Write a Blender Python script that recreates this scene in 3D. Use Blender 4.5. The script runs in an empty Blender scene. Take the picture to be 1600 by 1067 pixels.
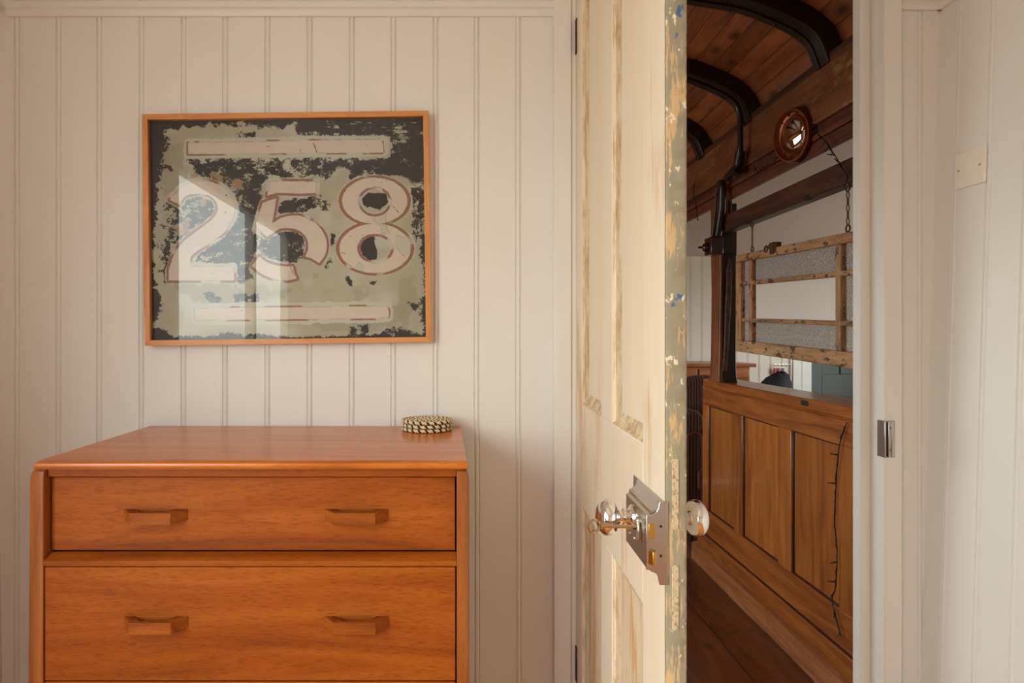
import bpy, bmesh, math, random
import numpy as np
from mathutils import Vector, Matrix, Euler
random.seed(7)
PI = math.pi
scene = bpy.context.scene
C = scene.collection

# ------------------------------------------------------------------ camera, sky, light, exposure
cam_d = bpy.data.cameras.new('camera'); cam = bpy.data.objects.new('camera', cam_d); C.objects.link(cam)
cam.location = (0, 0, 1.27); cam.rotation_euler = (PI/2, 0, 0)
cam_d.sensor_width = 36; cam_d.lens = 22.5
cam_d.shift_x = 105/1600; cam_d.shift_y = -11.5/1600
cam_d.clip_start = 0.02
scene.camera = cam
w = bpy.data.worlds.new('overcast_sky'); scene.world = w; w.use_nodes = True
SKY = (0.93, 1.0, 0.97); GROUND = (0.38, 0.37, 0.33); SKY_STRENGTH = 8.0
wn = w.node_tree.nodes; wl = w.node_tree.links                # bright overcast sky above the horizon, dim ground below it
wtc = wn.new('ShaderNodeTexCoord'); wsx = wn.new('ShaderNodeSeparateXYZ'); wmr = wn.new('ShaderNodeMapRange'); wmx = wn.new('ShaderNodeMix'); wmx.data_type = 'RGBA'
wmr.inputs['From Min'].default_value = -0.06; wmr.inputs['From Max'].default_value = 0.05
wmx.inputs['A'].default_value = (*GROUND, 1); wmx.inputs['B'].default_value = (*SKY, 1)
wl.new(wtc.outputs['Generated'], wsx.inputs[0]); wl.new(wsx.outputs['Z'], wmr.inputs['Value']); wl.new(wmr.outputs['Result'], wmx.inputs['Factor'])
wl.new(wmx.outputs['Result'], wn['Background'].inputs[0])
w.node_tree.nodes['Background'].inputs[1].default_value = SKY_STRENGTH
scene.view_settings.view_transform = 'Standard'; scene.view_settings.look = 'None'
scene.view_settings.gamma = 1; scene.view_settings.use_curve_mapping = False
scene.view_settings.exposure = 0.25
scene.cycles.max_bounces = 12; scene.cycles.diffuse_bounces = 8; scene.cycles.glossy_bounces = 5
scene.cycles.use_denoising = True
scene.cycles.sample_clamp_indirect = 6
def portal(name, loc, rot, sx, sy):                       # tells Cycles where the daylight enters; gives no light itself
    l = bpy.data.lights.new(name, 'AREA'); l.shape = 'RECTANGLE'; l.size = sx; l.size_y = sy
    l.cycles.is_portal = True
    o = bpy.data.objects.new(name, l); C.objects.link(o); o.location = loc; o.rotation_euler = rot
# room: x from -1.07 to 1.23, y from -1.7 to 1.6; window in the left wall
WY0, WY1, WZ0, WZ1 = -1.52, 0.47, 0.60, 2.03
portal('daylight_window', (-1.15, (WY0+WY1)/2, (WZ0+WZ1)/2), (0, -PI/2, 0), WZ1-WZ0, WY1-WY0)
CW = (2.3, 4.6, 0.95, 1.90)                             # window of the old carriage (left side)
portal('daylight_carriage', (-1.56, (CW[0]+CW[1])/2, (CW[2]+CW[3])/2), (0, -PI/2, 0), CW[3]-CW[2], CW[1]-CW[0])
EW = (3.1, 4.7, 0.80, 1.75)                                # window of the white room behind
portal('daylight_extension', (4.06, (EW[0]+EW[1])/2, (EW[2]+EW[3])/2), (0, PI/2, 0), EW[3]-EW[2], EW[1]-EW[0])

# ------------------------------------------------------------------ helpers
def srgb(r, g, b):
    f = lambda c: (c/255/12.92) if c/255 <= 0.04045 else ((c/255+0.055)/1.055)**2.4
    return (f(r), f(g), f(b))
def tag(o, label=None, cat=None, group=None, kind=None):
    if label: o['label'] = label
    if cat: o['category'] = cat
    if group: o['group'] = group
    if kind: o['kind'] = kind
    return o
def thing(name, label, cat, loc=(0, 0, 0), rot=(0, 0, 0), group=None):
    o = bpy.data.objects.new(name, None); C.objects.link(o)
    o.location = loc; o.rotation_euler = rot; o.empty_display_size = 0.05
    return tag(o, label, cat, group)
def chain_loc(o):
    v = Vector((0, 0, 0))
    while o: v += o.location; o = o.parent
    return v
class MB:
    def __init__(s): s.v = []; s.f = []; s.t = []; s.m = []
    def add(s, vs, fs, tone=0.0, mi=0):
        n = len(s.v); s.v += [tuple(v) for v in vs]
        for f in fs: s.f.append(tuple(i+n for i in f)); s.t.append(tone); s.m.append(mi)
        return s
    def box(s, x0, x1, y0, y1, z0, z1, tone=0.0, mi=0):
        vs = [(x, y, z) for z in (z0, z1) for y in (y0, y1) for x in (x0, x1)]
        return s.add(vs, [(0, 2, 3, 1), (4, 5, 7, 6), (0, 1, 5, 4), (2, 6, 7, 3), (0, 4, 6, 2), (1, 3, 7, 5)], tone, mi)
    def prism(s, poly, axis, a, b, tone=0.0, mi=0):        # poly in the two other axes (in x,y,z order)
        def P(p, c): return {'x': (c, p[0], p[1]), 'y': (p[0], c, p[1]), 'z': (p[0], p[1], c)}[axis]
        n = len(poly); vs = [P(p, a) for p in poly]+[P(p, b) for p in poly]
        fs = [tuple(range(n))[::-1], tuple(range(n, 2*n))]+[(i, (i+1) % n, n+(i+1) % n, n+i) for i in range(n)]
        return s.add(vs, fs, tone, mi)
    def loft(s, rings, closed=False, caps=True, tone=0.0, mi=0):
        n = len(rings[0]); vs = [p for r in rings for p in r]; fs = []
        k = len(rings)
        for i in range(k if closed else k-1):
            a = i*n; b = ((i+1) % k)*n
            for j in range(n): fs.append((a+j, a+(j+1) % n, b+(j+1) % n, b+j))
        if caps and not closed: fs += [tuple(range(n))[::-1], tuple(range((k-1)*n, k*n))]
        return s.add(vs, fs, tone, mi)
    def tube(s, pts, r, n=8, closed=False, tone=0.0, mi=0):
        pts = [Vector(p) for p in pts]; rings = []; k = len(pts)
        rr = r if isinstance(r, (list, tuple)) else [r]*k
        up = None
        for i, p in enumerate(pts):
            a = pts[i-1] if (i > 0 or closed) else p; b = pts[(i+1) % k] if (i < k-1 or closed) else p
            d = (b-a).normalized()
            if up is None:
                up = Vector((0, 0, 1)) if abs(d.z) < 0.9 else Vector((1, 0, 0))
            u = (up-d*up.dot(d)).normalized(); up = u; v = d.cross(u)
            rings.append([p+(u*math.cos(2*PI*j/n)+v*math.sin(2*PI*j/n))*rr[i] for j in range(n)])
        return s.loft(rings, closed, True, tone, mi)
    def lathe(s, prof, org=(0, 0, 0), axis=(0, 0, 1), n=32, tone=0.0, mi=0, sc=(1, 1), caps=True):   # prof: (radius, height)
        ax = Vector(axis).normalized(); up = Vector((0, 0, 1)) if abs(ax.z) < 0.9 else Vector((1, 0, 0))
        u = (up-ax*up.dot(ax)).normalized(); v = ax.cross(u); o = Vector(org)
        rings = [[o+ax*h+(u*math.cos(2*PI*j/n)*sc[0]+v*math.sin(2*PI*j/n)*sc[1])*max(r, 1e-5) for j in range(n)] for r, h in prof]
        return s.loft(rings, False, caps, tone, mi)
    def torus(s, org, axis, R, r, n=24, m=8, tone=0.0, mi=0, sx=1.0, closed=True, a0=0, a1=2*PI):
        ax = Vector(axis).normalized(); up = Vector((0, 0, 1)) if abs(ax.z) < 0.9 else Vector((1, 0, 0))
        u = (up-ax*up.dot(ax)).normalized(); v = ax.cross(u); o = Vector(org)
        k = n if closed else n+1
        pts = [o+u*math.cos(a0+(a1-a0)*j/n)*R+v*math.sin(a0+(a1-a0)*j/n)*R*sx for j in range(k)]
        return s.tube(pts, r, m, closed, tone, mi)
    def build(s, name, mats, parent=None, bevel=0.0, local=False, smooth=True, loc=None, rot=None, seg=2):
        me = bpy.data.meshes.new(name)
        off = Vector((0, 0, 0)) if (local or parent is None) else chain_loc(parent)
        base = Vector(loc) if (loc is not None and parent is None and not local) else Vector((0, 0, 0))
        me.from_pydata([tuple(Vector(v)-off-base) for v in s.v], [], s.f)
        bm = bmesh.new(); bm.from_mesh(me); bmesh.ops.recalc_face_normals(bm, faces=bm.faces); bm.to_mesh(me); bm.free()
        if not isinstance(mats, (list, tuple)): mats = [mats]
        for m in mats: me.materials.append(m)
        if any(s.m): me.polygons.foreach_set('material_index', s.m)
        if any(s.t):
            a = me.attributes.new('tone', 'FLOAT', 'FACE'); a.data.foreach_set('value', s.t)
        if smooth:
            me.polygons.foreach_set('use_smooth', [True]*len(me.polygons)); me.set_sharp_from_angle(angle=math.radians(35))
        o = bpy.data.objects.new(name, me); C.objects.link(o); o.parent = parent
        if loc is not None: o.location = loc
        if rot is not None: o.rotation_euler = rot
        if bevel:
            b = o.modifiers.new('bevel', 'BEVEL'); b.width = bevel; b.segments = seg; b.limit_method = 'ANGLE'
            b.angle_limit = math.radians(40); b.harden_normals = False
        return o

# ------------------------------------------------------------------ materials
def new_mat(name):
    m = bpy.data.materials.new(name); m.use_nodes = True; nt = m.node_tree
    return m, nt, nt.nodes['Principled BSDF']
def plain(name, col, rough=0.5, metal=0.0, bump=0.0, bscale=80, coat=0.0, vary=0.0):
    m, nt, b = new_mat(name); N = nt.nodes; L = nt.links
    b.inputs['Base Color'].default_value = (*col, 1); b.inputs['Roughness'].default_value = rough
    b.inputs['Metallic'].default_value = metal; b.inputs['Coat Weight'].default_value = coat
    if bump or vary:
        tc = N.new('ShaderNodeTexCoord'); no = N.new('ShaderNodeTexNoise'); no.inputs['Scale'].default_value = bscale
        no.inputs['Detail'].default_value = 5; L.new(tc.outputs['Object'], no.inputs['Vector'])
        if bump:
            bp = N.new('ShaderNodeBump'); bp.inputs['Strength'].default_value = bump; bp.inputs['Distance'].default_value = 0.002
            L.new(no.outputs['Fac'], bp.inputs['Height']); L.new(bp.outputs['Normal'], b.inputs['Normal'])
        if vary:
            mx = N.new('ShaderNodeMix'); mx.data_type = 'RGBA'
            mx.inputs['A'].default_value = (*[c*(1-vary) for c in col], 1); mx.inputs['B'].default_value = (*[min(1, c*(1+vary)) for c in col], 1)
            L.new(no.outputs['Fac'], mx.inputs['Factor']); L.new(mx.outputs['Result'], b.inputs['Base Color'])
    return m
def ramp(N, stops, interp='LINEAR'):
    r = N.new('ShaderNodeValToRGB'); cr = r.color_ramp; cr.interpolation = interp
    while len(cr.elements) > 1: cr.elements.remove(cr.elements[-1])
    cr.elements[0].position = stops[0][0]; cr.elements[0].color = (*stops[0][1], 1)
    for p, c in stops[1:]:
        e = cr.elements.new(p); e.color = (*c, 1)
    return r
def mask(N, L, src, lo, hi):
    m = N.new('ShaderNodeMapRange'); m.inputs['From Min'].default_value = lo; m.inputs['From Max'].default_value = hi
    L.new(src, m.inputs['Value']); return m.outputs['Result']
def noise(N, L, vec, scale, detail=4, rough=0.55, dist=0.0):
    n = N.new('ShaderNodeTexNoise'); n.inputs['Scale'].default_value = scale; n.inputs['Detail'].default_value = detail
    n.inputs['Roughness'].default_value = rough; n.inputs['Distortion'].default_value = dist
    L.new(vec, n.inputs['Vector']); return n.outputs['Fac']
def mapped(N, L, scale, offset_tone=False, loc=(0, 0, 0)):
    tc = N.new('ShaderNodeTexCoord'); mp = N.new('ShaderNodeMapping'); mp.inputs['Scale'].default_value = scale
    mp.inputs['Location'].default_value = loc
    if offset_tone:
        at = N.new('ShaderNodeAttribute'); at.attribute_name = 'tone'
        mu = N.new('ShaderNodeVectorMath'); mu.operation = 'SCALE'; mu.inputs[0].default_value = (3.1, 7.3, 5.7)
        L.new(at.outputs['Fac'], mu.inputs['Scale'])
        ad = N.new('ShaderNodeVectorMath'); ad.operation = 'ADD'; L.new(tc.outputs['Object'], ad.inputs[0]); L.new(mu.outputs[0], ad.inputs[1])
        L.new(ad.outputs[0], mp.inputs['Vector'])
    else: L.new(tc.outputs['Object'], mp.inputs['Vector'])
    return mp.outputs['Vector']
def mixc(N, L, fac, a, b):
    m = N.new('ShaderNodeMix'); m.data_type = 'RGBA'
    if isinstance(fac, float): m.inputs['Factor'].default_value = fac
    else: L.new(fac, m.inputs['Factor'])
    for k, c in (('A', a), ('B', b)):
        if isinstance(c, tuple): m.inputs[k].default_value = (*c, 1)
        else: L.new(c, m.inputs[k])
    return m.outputs['Result']
def wood(name, light, mid, dark, axis='x', rough=0.4, coat=0.0, grain=1.0, pores=0.5, bump=0.3, stain=0.0, knots=0.0, tonevar=0.0, pore_w=60, pore_l=6, stain_col=(0.02, 0.012, 0.008), spec=0.5, flake=None, pr=(0.56, 0.70)):
    m, nt, b = new_mat(name); N = nt.nodes; L = nt.links
    sc = {'x': (0.10, 1, 1), 'y': (1, 0.10, 1), 'z': (1, 1, 0.10)}[axis]
    v = mapped(N, L, sc, True)
    n1 = noise(N, L, v, 14*grain, 6, 0.6, 1.2)
    r = ramp(N, [(0.28, dark), (0.48, mid), (0.72, light)]); L.new(n1, r.inputs['Fac'])
    col = r.outputs['Color']
    fs = {'x': (pore_l, pore_w, pore_w), 'y': (pore_w, pore_l, pore_w), 'z': (pore_w, pore_w, pore_l)}[axis]
    v2 = mapped(N, L, fs, True)
    n2 = noise(N, L, v2, 1.0*5, 3, 0.6)
    pm = mask(N, L, n2, *pr)
    if pores:
        mu = N.new('ShaderNodeMath'); mu.operation = 'MULTIPLY'; mu.inputs[1].default_value = pores; L.new(pm, mu.inputs[0])
        col = mixc(N, L, mu.outputs[0], col, tuple(c*0.45 for c in dark))
    if stain:
        v3 = mapped(N, L, {'x': (0.5, 1, 1), 'y': (1, 0.5, 1), 'z': (1, 1, 0.5)}[axis], True, (3, 1, 2))
        n3 = noise(N, L, v3, 5, 8, 0.7)
        s = mask(N, L, n3, 0.50, 0.72)
        mu = N.new('ShaderNodeMath'); mu.operation = 'MULTIPLY'; mu.inputs[1].default_value = stain; L.new(s, mu.inputs[0])
        col = mixc(N, L, mu.outputs[0], col, stain_col)
    if flake:                                             # (scale, low, high, colour): chipped patches
        v5 = mapped(N, L, {'x': (0.4, 1, 1), 'y': (1, 0.4, 1), 'z': (1, 1, 0.4)}[axis], True, (6, 2, 9))
        n5 = noise(N, L, v5, flake[0], 6, 0.65); col = mixc(N, L, mask(N, L, n5, flake[1], flake[2]), col, flake[3])
    if knots:
        vo = N.new('ShaderNodeTexVoronoi'); vo.inputs['Scale'].default_value = 7.5
        v4 = mapped(N, L, {'x': (0.6, 1, 1), 'y': (1, 0.6, 1), 'z': (1, 1, 0.6)}[axis], True); L.new(v4, vo.inputs['Vector'])
        k = mask(N, L, vo.outputs['Distance'], 0.24, 0.06)
        mu = N.new('ShaderNodeMath'); mu.operation = 'MULTIPLY'; mu.inputs[1].default_value = knots; L.new(k, mu.inputs[0])
        col = mixc(N, L, mu.outputs[0], col, (0.012, 0.006, 0.004))
    if tonevar:
        at = N.new('ShaderNodeAttribute'); at.attribute_name = 'tone'
        hs = N.new('ShaderNodeHueSaturation')
        mr = N.new('ShaderNodeMapRange'); mr.inputs['To Min'].default_value = 1-tonevar; mr.inputs['To Max'].default_value = 1+tonevar
        L.new(at.outputs['Fac'], mr.inputs['Value']); L.new(mr.outputs['Result'], hs.inputs['Value']); L.new(col, hs.inputs['Color'])
        col = hs.outputs['Color']
    L.new(col, b.inputs['Base Color'])
    b.inputs['Roughness'].default_value = rough; b.inputs['Coat Weight'].default_value = coat; b.inputs['Coat Roughness'].default_value = 0.12
    b.inputs['Specular IOR Level'].default_value = spec
    if bump:
        bp = N.new('ShaderNodeBump'); bp.inputs['Strength'].default_value = bump; bp.inputs['Distance'].default_value = 0.001
        L.new(n2, bp.inputs['Height']); L.new(bp.outputs['Normal'], b.inputs['Normal'])
    return m

M = {}
M['wall'] = plain('white_wall_paint', (0.78, 0.775, 0.745), 0.42, bump=0.10, bscale=60)
M['ext_wall'] = plain('warm_white_boards', (0.80, 0.74, 0.65), 0.45, bump=0.10, bscale=60)
M['trim'] = plain('white_gloss_trim', (0.78, 0.775, 0.745), 0.33, bump=0.05, bscale=50)
M['ceil'] = plain('white_ceiling_paint', (0.86, 0.84, 0.80), 0.6)
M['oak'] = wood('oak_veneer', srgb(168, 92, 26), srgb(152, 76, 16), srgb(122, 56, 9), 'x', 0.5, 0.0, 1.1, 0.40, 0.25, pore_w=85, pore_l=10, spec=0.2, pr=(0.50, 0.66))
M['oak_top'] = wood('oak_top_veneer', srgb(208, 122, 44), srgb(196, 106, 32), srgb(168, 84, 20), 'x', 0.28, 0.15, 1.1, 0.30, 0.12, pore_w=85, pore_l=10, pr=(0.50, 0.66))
M['oak_side'] = wood('oak_upright', srgb(166, 98, 38), srgb(146, 80, 26), srgb(114, 56, 15), 'z', 0.40, 0.08, 2.0, 0.45, 0.2, pore_w=90, pore_l=8)
M['oak_handle'] = wood('oak_handle', srgb(164, 92, 30), srgb(144, 74, 18), srgb(112, 52, 10), 'x', 0.5, 0.0, 2.5, 0.4, 0.2, pore_w=90, pore_l=9, spec=0.2)
M['dark_gap'] = plain('dark_gap', (0.02, 0.012, 0.008), 0.8)
M['frame_h'] = wood('oak_picture_frame', srgb(224, 160, 96), srgb(206, 138, 74), srgb(172, 104, 48), 'x', 0.42, 0.1, 2.2, 0.25, 0.1)
M['frame_v'] = wood('oak_picture_frame_upright', srgb(224, 160, 96), srgb(206, 138, 74), srgb(172, 104, 48), 'z', 0.42, 0.1, 2.2, 0.25, 0.1)
M['floor'] = wood('room_floorboards', srgb(212, 140, 72), srgb(200, 122, 52), srgb(160, 90, 34), 'y', 0.4, 0.1, 1.0, 0.2, 0.1, tonevar=0.1)
M['chrome'] = plain('polished_nickel', (0.80, 0.77, 0.73), 0.06, 1.0)
M['steel'] = plain('brushed_nickel', (0.52, 0.49, 0.46), 0.22, 1.0, bump=0.02, bscale=200)
M['brass'] = plain('brass', srgb(206, 164, 84), 0.28, 1.0)
M['rust'] = plain('rusted_iron', srgb(94, 66, 46), 0.6, 0.6, bump=0.4, bscale=300, vary=0.4)
M['black_metal'] = plain('black_painted_pipe', (0.012, 0.011, 0.011), 0.28, bump=0.1, bscale=90)
M['black_wire'] = plain('black_cable', (0.012, 0.01, 0.01), 0.4)
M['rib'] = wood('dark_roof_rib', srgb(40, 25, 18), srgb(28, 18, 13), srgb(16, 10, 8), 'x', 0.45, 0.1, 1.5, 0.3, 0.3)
M['rib_iron'] = plain('rib_iron_strap', srgb(58, 46, 38), 0.45, 0.5, bump=0.3, bscale=120, vary=0.35)
M['roof'] = wood('carriage_roof_boards', srgb(184, 112, 60), srgb(152, 88, 46), srgb(106, 60, 32), 'y', 0.42, 0.15, 0.9, 0.3, 0.3, stain=0.55, knots=0.9, tonevar=0.25)
M['cfloor'] = wood('carriage_floorboards', srgb(120, 68, 32), srgb(92, 50, 24), srgb(58, 32, 16), 'y', 0.32, 0.2, 0.8, 0.3, 0.3, stain=0.55, knots=0.6, tonevar=0.2)
M['panel'] = wood('stained_pine_panel', srgb(196, 124, 58), srgb(172, 100, 42), srgb(128, 66, 26), 'z', 0.34, 0.3, 1.3, 0.3, 0.25, stain=0.3, tonevar=0.15, stain_col=srgb(84, 40, 18))
M['rail'] = wood('stained_pine_rail', srgb(188, 116, 54), srgb(160, 90, 38), srgb(112, 56, 24), 'y', 0.34, 0.3, 1.3, 0.45, 0.3, stain=0.45, tonevar=0.1, stain_col=srgb(64, 32, 16))
M['skirt'] = wood('worn_skirting', srgb(186, 124, 76), srgb(164, 102, 58), srgb(118, 68, 34), 'y', 0.55, 0.05, 1.3, 0.7, 0.5, stain=0.5, stain_col=srgb(72, 36, 20))
M['beam'] = wood('old_painted_beam', srgb(158, 100, 56), srgb(122, 74, 40), srgb(74, 43, 24), 'y', 0.5, 0.05, 1.0, 0.6, 0.5, stain=0.5, stain_col=srgb(150, 112, 62), tonevar=0.2, flake=(9, 0.57, 0.64, srgb(176, 138, 84)))
M['beam_dark'] = wood('dark_old_beam', srgb(110, 66, 38), srgb(80, 46, 27), srgb(46, 28, 17), 'y', 0.5, 0.05, 1.0, 0.6, 0.5, stain=0.6, stain_col=srgb(34, 20, 14), tonevar=0.2)
M['red_strip'] = wood('reddish_moulding', srgb(140, 78, 52), srgb(112, 60, 40), srgb(72, 40, 26), 'y', 0.5, 0.05, 1.0, 0.5, 0.5, stain=0.5, stain_col=srgb(56, 34, 22))
M['post'] = wood('worn_post', srgb(170, 104, 58), srgb(136, 78, 40), srgb(84, 46, 24), 'z', 0.45, 0.1, 1.4, 0.5, 0.5, stain=0.55, stain_col=srgb(44, 26, 18))
M['bead'] = plain('dark_panel_bead', srgb(42, 24, 15), 0.4)
M['sash'] = wood('stripped_sash', srgb(206, 166, 120), srgb(180, 136, 92), srgb(130, 92, 58), 'y', 0.65, 0.0, 1.8, 0.6, 0.8, stain=0.5, stain_col=srgb(104, 72, 48), flake=(42, 0.55, 0.60, srgb(92, 64, 44)))
M['sash_v'] = wood('stripped_sash_upright', srgb(206, 166, 120), srgb(180, 136, 92), srgb(130, 92, 58), 'z', 0.65, 0.0, 1.8, 0.6, 0.8, stain=0.5, stain_col=srgb(104, 72, 48), flake=(42, 0.55, 0.60, srgb(92, 64, 44)))
M['gold'] = plain('gilded_mirror_frame', srgb(140, 76, 28), 0.32, 0.45, bump=0.1, bscale=60, vary=0.25)
M['gold_dark'] = plain('dark_gilded_rim', srgb(96, 52, 24), 0.3, 0.4)
M['mirror'] = plain('convex_mirror_glass', (0.75, 0.76, 0.76), 0.02, 1.0)
M['grey_door'] = plain('grey_green_door', srgb(78, 84, 80), 0.5)
M['switch'] = plain('white_plastic', (0.83, 0.79, 0.70), 0.22, coat=0.3)
M['dark_cloth'] = plain('dark_cloth', (0.018, 0.018, 0.022), 0.9, bump=0.5, bscale=60)
M['red_fob'] = plain('red_key_fob', srgb(170, 40, 30), 0.4)
M['blue_fob'] = plain('blue_key_fob', srgb(50, 66, 110), 0.4)
M['chest2'] = wood('bureau_wood', srgb(190, 116, 60), srgb(160, 90, 42), srgb(110, 58, 26), 'x', 0.35, 0.3, 1.0, 0.3, 0.2)
M['straw'] = plain('natural_seagrass', srgb(236, 214, 172), 0.6, bump=0.5, bscale=400, vary=0.2)
M['straw_black'] = plain('black_seagrass', srgb(44, 36, 30), 0.6, bump=0.5, bscale=400, vary=0.2)
M['stone'] = plain('grey_pebble', srgb(80, 76, 70), 0.6, bump=0.2)

def hammered():
    m, nt, b = new_mat('hammered_glass'); N = nt.nodes; L = nt.links
    b.inputs['Base Color'].default_value = (0.88, 0.86, 0.80, 1); b.inputs['Roughness'].default_value = 0.14
    b.inputs['Metallic'].default_value = 0.25; b.inputs['Coat Weight'].default_value = 0.6
    v = mapped(N, L, (1, 1, 1.0))
    mp = N.new('ShaderNodeMapping'); mp.inputs['Rotation'].default_value = (0.35, 0, 0); mp.inputs['Scale'].default_value = (1, 0.80, 1.55); L.new(v, mp.inputs['Vector'])
    vo = N.new('ShaderNodeTexVoronoi'); vo.inputs['Scale'].default_value = 75; vo.inputs['Randomness'].default_value = 0.18; vo.feature = 'SMOOTH_F1'; vo.inputs['Smoothness'].default_value = 0.3
    L.new(mp.outputs['Vector'], vo.inputs['Vector'])
    bp = N.new('ShaderNodeBump'); bp.inputs['Strength'].default_value = 1.0; bp.inputs['Distance'].default_value = 0.022
    L.new(vo.outputs['Distance'], bp.inputs['Height']); L.new(bp.outputs['Normal'], b.inputs['Normal'])
    return m
M['hammered'] = hammered()
M['milk_glass'] = plain('milky_glass', (0.92, 0.89, 0.82), 0.10, coat=0.5)

def clear_glass():
    m, nt, b = new_mat('picture_glass'); N = nt.nodes; L = nt.links
    out = N['Material Output'] if 'Material Output' in N else [n for n in N if n.type == 'OUTPUT_MATERIAL'][0]
    N.remove(b); tr = N.new('ShaderNodeBsdfTransparent'); gl = N.new('ShaderNodeBsdfGlossy'); gl.inputs['Roughness'].default_value = 0.0
    fr = N.new('ShaderNodeFresnel'); fr.inputs['IOR'].default_value = 1.50
    mx = N.new('ShaderNodeMixShader'); L.new(fr.outputs[0], mx.inputs[0]); L.new(tr.outputs[0], mx.inputs[1]); L.new(gl.outputs[0], mx.inputs[2])
    L.new(mx.outputs[0], out.inputs['Surface']); return m
M['glass'] = clear_glass()

def door_paint():
    m, nt, b = new_mat('distressed_cream_paint'); N = nt.nodes; L = nt.links
    v = mapped(N, L, (1.6, 1.6, 0.10)); v2 = mapped(N, L, (6, 6, 0.35), loc=(2, 5, 1)); v3 = mapped(N, L, (1, 1, 0.4), loc=(1.3, 0, .4))
    base = mixc(N, L, noise(N, L, v, 9, 4), srgb(238, 226, 204), srgb(230, 214, 188))
    n1 = noise(N, L, v3, 4.2, 3); n2 = noise(N, L, v2, 14, 6, 0.7)
    ad = N.new('ShaderNodeMath'); ad.operation = 'MULTIPLY_ADD'; ad.inputs[1].default_value = 0.55; L.new(n2, ad.inputs[0]); L.new(n1, ad.inputs[2])
    base = mixc(N, L, mask(N, L, ad.outputs[0], 0.88, 1.00), base, srgb(214, 180, 132))
    n3 = noise(N, L, v2, 26, 8, 0.8)
    base = mixc(N, L, mask(N, L, n3, 0.63, 0.68), base, srgb(186, 166, 138))
    L.new(base, b.inputs['Base Color']); b.inputs['Roughness'].default_value = 0.5
    bp = N.new('ShaderNodeBump'); bp.inputs['Strength'].default_value = 0.25; bp.inputs['Distance'].default_value = 0.001
    L.new(n2, bp.inputs['Height']); L.new(bp.outputs['Normal'], b.inputs['Normal'])
    return m
M['door_paint'] = door_paint()
def moulding_paint():
    m, nt, b = new_mat('worn_cream_moulding'); N = nt.nodes; L = nt.links
    v = mapped(N, L, (3, 3, 0.5)); n = noise(N, L, v, 20, 8, 0.75)
    col = mixc(N, L, mask(N, L, n, 0.45, 0.62), srgb(226, 208, 174), srgb(184, 146, 98))
    L.new(col, b.inputs['Base Color']); b.inputs['Roughness'].default_value = 0.55
    bp = N.new('ShaderNodeBump'); bp.inputs['Strength'].default_value = 0.5; bp.inputs['Distance'].default_value = 0.001
    L.new(n, bp.inputs['Height']); L.new(bp.outputs['Normal'], b.inputs['Normal'])
    return m
M['door_mould'] = moulding_paint()
def door_lower_panel():
    m, nt, b = new_mat('rubbed_lower_panel'); N = nt.nodes; L = nt.links
    v = mapped(N, L, (3, 3, 0.3)); n = noise(N, L, v, 9, 6, 0.65, 0.6)
    r = ramp(N, [(0.32, srgb(188, 178, 156)), (0.48, srgb(228, 210, 180)), (0.60, srgb(216, 176, 126)), (0.75, srgb(196, 140, 88))]); L.new(n, r.inputs['Fac'])
    L.new(r.outputs['Color'], b.inputs['Base Color']); b.inputs['Roughness'].default_value = 0.55
    return m
M['door_panel_low'] = door_lower_panel()
def door_edge():
    m, nt, b = new_mat('flaking_green_grey_edge'); N = nt.nodes; L = nt.links
    v = mapped(N, L, (1, 1, 0.10)); v2 = mapped(N, L, (1, 1, 0.4)); v3 = mapped(N, L, (1, 1, 0.6), loc=(5, 2, 3))
    col = mixc(N, L, noise(N, L, v, 90, 6), srgb(160, 150, 122), srgb(132, 126, 104))
    nlow = noise(N, L, v2, 24, 3)
    nh = noise(N, L, v, 260, 5, 0.7)
    ad = N.new('ShaderNodeMath'); ad.operation = 'MULTIPLY_ADD'; ad.inputs[1].default_value = 0.9; L.new(nh, ad.inputs[0]); L.new(nlow, ad.inputs[2])
    col = mixc(N, L, mask(N, L, ad.outputs[0], 0.99, 1.05), col, srgb(200, 166, 120))
    n4 = noise(N, L, v3, 75, 5, 0.65)
    col = mixc(N, L, mask(N, L, n4, 0.62, 0.63), col, srgb(222, 210, 184))
    v5 = mapped(N, L, (1, 1, 0.6), loc=(9, 4, 7)); n5 = noise(N, L, v5, 36, 3, 0.5)
    col = mixc(N, L, mask(N, L, n5, 0.70, 0.72), col, srgb(72, 98, 146))
    L.new(col, b.inputs['Base Color']); b.inputs['Roughness'].default_value = 0.6
    bp = N.new('ShaderNodeBump'); bp.inputs['Strength'].default_value = 0.6; bp.inputs['Distance'].default_value = 0.0015
    L.new(n4, bp.inputs['Height']); L.new(bp.outputs['Normal'], b.inputs['Normal'])
    return m
M['door_edge'] = door_edge()
def filler():
    m, nt, b = new_mat('pitted_filler'); N = nt.nodes; L = nt.links
    v = mapped(N, L, (1, 1, 0.6)); n = noise(N, L, v, 260, 5, 0.7)
    col = mixc(N, L, mask(N, L, n, 0.48, 0.62), srgb(204, 182, 144), srgb(140, 128, 104))
    L.new(col, b.inputs['Base Color']); b.inputs['Roughness'].default_value = 0.7; return m
M['filler'] = filler()
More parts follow.
